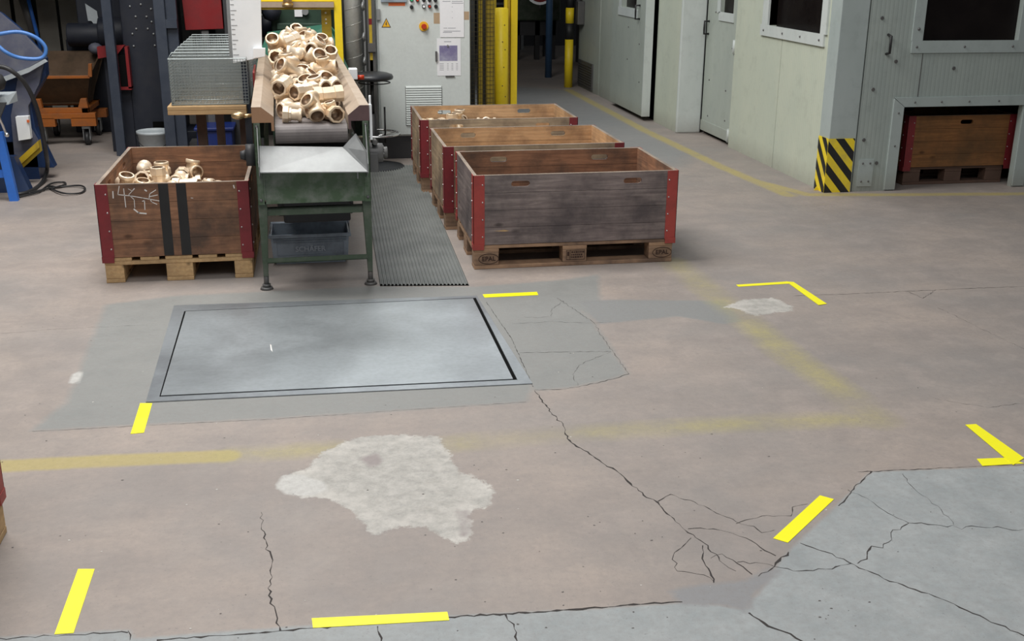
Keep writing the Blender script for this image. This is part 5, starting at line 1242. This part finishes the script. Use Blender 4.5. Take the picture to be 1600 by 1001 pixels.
# blue machine at the left edge
bm_ = thing('blasting_machine', 'dark blue machine with a sloping grey-blue hood at the left edge', 'machine', (-2.6, 9.0, 0))
def seg(mb, pts, y0, y1, mi=0): mb.plate([(p[0]+2.6, p[2]) for p in pts], [], y1-y0, T(0, y0-9.0, 0), mi)
mb = MB(); seg(mb, [gy(x, y, 9.2) for x, y in ((-120, 330), (-120, -40), (0, 22), (30, 47), (70, 92), (72, 118), (48, 160), (55, 200), (85, 262), (-10, 262))], 9.2, 9.32); mb.build('housing', M['blue_machine'], bm_, bevel=.005)
mb = MB(); P = [gy(x, y, 9.17) for x, y in ((-120, -40), (0, 20), (30, 45), (72, 90), (45, 105), (0, 122), (-120, 130))]; seg(mb, P, 9.15, 9.2); mb.build('sloping_hood', M['blue_grey'], bm_)
mb = MB(); P = [gy(x, y, 9.1) for x, y in ((68, 93), (72, 97), (45, 113), (0, 130), (-100, 140), (-100, 132), (0, 122), (44, 106))]; seg(mb, P, 9.1, 9.16); mb.build('pale_edge', M['bucket'], bm_)
mb = MB(); P = [gy(x, y, 9.18) for x, y in ((30, 115), (68, 100), (62, 130), (45, 165), (48, 200), (60, 220), (25, 262), (18, 180))]; seg(mb, P, 9.16, 9.2); mb.build('dusty_side', M['blue_grey'], bm_)
mb = MB(); P = [gy(x, y, 9.12) for x, y in ((25, 182), (45, 181), (49, 216), (30, 219))]; seg(mb, P, 9.10, 9.16); lb = mb.build('label', M['white'], bm_)
mb = MB(); P = [gy(x, y, 9.10) for x, y in ((42, 187), (46, 187), (46.5, 191), (42.5, 191))]; seg(mb, P, 9.09, 9.10); mb.build('orange_patch', M['orange_label'], lb)
mb = MB(); P = [gy(x, y, 9.05) for x, y in ((27, 250), (62, 218), (65, 236), (32, 266))]; seg(mb, P, 9.0, 9.08); P = [gy(x, y, 9.0) for x, y in ((27, 257), (62, 225), (63, 229), (28, 261))]; seg(mb, P, 8.97, 9.0); mb.build('yellow_bar', M['yellow_dark'], bm_)
mb = MB(); mb.box((-.2, .2, 0), (.42, .5, .3)); mb.hexa([(.15, -.3, 0), (.46, -.3, 0), (.46, -.2, 0), (.15, -.2, 0), (.1, -.2, .25), (.35, -.2, .25), (.35, -.1, .25), (.1, -.1, .25)]); mb.build('foot', M['blue_machine'], bm_)
tr = thing('blue_stand', 'bright blue steel stand with a tilted black panel at the left edge', 'stand', (-2.6, 8.38, 0))
mb = MB(); mb.hexa([(.385, 0, 0), (.445, 0, 0), (.445, .05, 0), (.385, .05, 0), (.345, 0, .50), (.40, 0, .50), (.40, .05, .50), (.345, .05, .50)]); mb.build('leg', M['blue_leg'], tr)
mb = MB(); mb.box((-.4, .02, .17), (.40, .05, .225)); mb.build('cross_bar', M['blue_leg'], tr)
mb = MB(); mb.hexa([(-.3, -.03, .42), (.33, -.03, .45), (.33, .0, .45), (-.3, .0, .42), (-.3, .05, .70), (.44, .05, .70), (.44, .08, .70), (-.3, .08, .70)]); mb.build('tilted_panel', M['rubber'], tr)
mb = MB(); mb.tube([(.30, -.04, .80), (.39, -.06, .70), (.44, -.06, .50)], .009, 8); mb.ball((.445, -.06, .49), .018); mb.build('chrome_lever', M['chrome'], tr)
mb = MB(); mb.hexa([(-.3, .1, .66), (.44, .1, .68), (.46, .3, .68), (-.3, .3, .66), (-.3, .1, .72), (.42, .1, .735), (.46, .3, .75), (-.3, .3, .74)]); mb.ball((.38, .1, .84), .07, 1); mb.ball((.30, .08, .78), .05, 0); mb.build('valve_block', [M['bucket'], M['rubber']], tr)
def smooth(pts, n=8):
    P = [Vector(p) for p in pts]; out = []
    for i in range(len(P)-1):
        p0 = P[max(i-1, 0)]; p1 = P[i]; p2 = P[i+1]; p3 = P[min(i+2, len(P)-1)]
        for k in range(n):
            t = k/n; out.append(.5*((2*p1)+(p2-p0)*t+(2*p0-5*p1+4*p2-p3)*t*t+(3*p1-p0-3*p2+p3)*t**3))
    return out+[P[-1]]
mb = MB(); pts = [gy(x, y, 8.75+dy) for x, y, dy in ((-40, 62, 0), (0, 53, 0), (30, 50, .03), (55, 58, .05), (70, 72, .06), (70, 86, .06), (58, 92, .05), (30, 90, .03), (10, 82, .0), (-5, 70, 0), (-30, 50, 0))]
mb.tube(smooth(pts), .014, 8); tag(mb.build('blue_hose', M['hose_blue']), 'bright blue hose looped over the dark blue machine at the left edge', 'hose')
mb = MB(); pts = [gy(x, y, 8.3+dy) for x, y, dy in ((-30, 105, 0), (0, 104, 0), (20, 112, 0), (40, 132, .05), (56, 165, .1), (66, 205, .2), (72, 240, .3))]+[gz(74, 262, .10), gz(66, 285, .012), gz(45, 300, .012), (gz(20, 304, .012))]
mb.tube(smooth(pts), .016, 8); tag(mb.build('black_hose', M['rubber']), 'thick black hose arching from the blue stand down to the floor', 'hose')
mb = MB(); pts = [gz(x, y, .012) for x, y in ((30, 307), (60, 300), (80, 288), (98, 284), (102, 288), (88, 293), (76, 290), (80, 295), (100, 303), (125, 301), (133, 295), (125, 291), (100, 291), (70, 296), (45, 303))]
pts = [(p[0], p[1], .010+.004*(i % 3)) for i, p in enumerate(pts)]
mb.tube(smooth(pts), .007, 6); tag(mb.build('black_cable', M['rubber']), 'thin black cable coiled on the floor by the blue machine', 'cable')

# ------------------------------------------------------------------ steel hatch plate in the floor
hp = thing('floor_plate', 'large steel cover plate in an angle frame set into the floor before the conveyor', 'floor plate', (*gz(540, 540)[:2], 0))
hx, hy = hp.location.x, hp.location.y
def fp(px): return [Vector((gz(x, y)[0]-hx, gz(x, y)[1]-hy, 0)) for x, y in px]
outer = fp([(272, 478), (745, 463), (832, 600), (228, 629)]); rim = fp([(288, 487), (743.5, 466), (808.5, 594.5), (249, 621)])
pl_ = fp([(290.5, 487.5), (739, 467), (801.5, 593), (251.5, 619)])
def slab(mb, quad, z0, z1, mi=0): mb.hexa([(p.x, p.y, z0) for p in quad[::-1]]+[(p.x, p.y, z1) for p in quad[::-1]], mi)
mb = MB(); slab(mb, outer, .0004, .001); mb.build('gap_recess', M['gap'], hp)
def steel_plate(name, a, b):
    mt, nt, bs = new_mat(name); v = objc(nt); n1 = noise(nt, v, 2.0, 6, .6, .4); n2 = noise(nt, mapping(nt, v, (1, 3, 1)), 9, 5, .65); n3 = noise(nt, v, 45, 4)
    c = mixc(nt, ramp(nt, n1, .35, .68), a, b); c = mixc(nt, ramp(nt, n2, .45, .75, 0, .18), c, tuple(x*1.2 for x in b)); c = mixc(nt, ramp(nt, n3, .4, .75, 0, .15), c, (.1, .1, .1))
    nt.links.new(c, bs.inputs['Base Color']); bs.inputs['Metallic'].default_value = .55
    nt.links.new(ramp(nt, n1, .3, .7, .34, .44), bs.inputs['Roughness']); bump(nt, bs, n1, .05, .01); return mt
mb = MB()
for i in range(4):
    a, b, c, d = outer[i], outer[(i+1) % 4], rim[(i+1) % 4], rim[i]; slab(mb, [a, b, c, d], .0008, .0045)
mb.build('angle_frame', steel_plate('dull_frame_steel', (.26, .28, .30), (.38, .41, .43)), hp)
mb = MB(); slab(mb, pl_, .0012, .0045)
mb.build('cover_sheet', steel_plate('burnished_plate_steel', (.32, .345, .36), (.42, .455, .475)), hp)
mb = MB()
mk = fp([(422, 539), (424, 540), (426, 551), (423, 548)]); slab(mb, mk, .0046, .0050); mb.build('chalk_tick', M['chalk'], hp)

# ------------------------------------------------------------------ yellow tape marks on the floor
def tape(q, label, dz=0.0):
    P = [gz(x, y) for x, y in q]; cx = sum(p[0] for p in P)/4; cy2 = sum(p[1] for p in P)/4
    mb = MB(); mb.hexa([(p[0]-cx, p[1]-cy2, .0006+dz) for p in P[::-1]]+[(p[0]-cx, p[1]-cy2, .0016+dz) for p in P[::-1]])
    tag(mb.build('floor_tape', M['tape'], None, (cx, cy2, 0)), label, 'floor tape', 'yellow tape marks on the floor')
tape([(219, 630), (238, 630), (225, 676), (204, 678)], 'short yellow tape strip at the near left corner of the steel floor plate')
tape([(754, 460), (839, 456), (841, 461), (757, 465)], 'yellow tape strip between the steel floor plate and the dark grey crate')
tape([(122, 889), (148, 889), (115, 989), (85, 991)], 'long yellow tape strip slanting at the lower left of the floor')
tape([(487, 966), (699, 956), (702, 969), (489, 981)], 'yellow tape strip lying along the slab joint at the bottom centre')
tape([(1281, 774), (1303, 780), (1231, 848), (1208, 841)], 'yellow tape strip slanting across the diagonal slab joint')
tape([(1150, 445), (1228, 440), (1236, 443), (1154, 448)], 'sideways yellow tape arm of the corner mark above the small pale worn spot')
tape([(1228, 440), (1240, 441), (1292, 475), (1279, 477)], 'slanting yellow tape arm of the corner mark above the small pale worn spot', .0011)
tape([(1508, 664), (1525, 663), (1600, 716), (1583, 727)], 'slanting yellow tape arm of the corner mark at the right edge', .0011)
tape([(1526, 717), (1576, 715), (1600, 724), (1535, 728)], 'sideways yellow tape arm of the corner mark at the right edge')
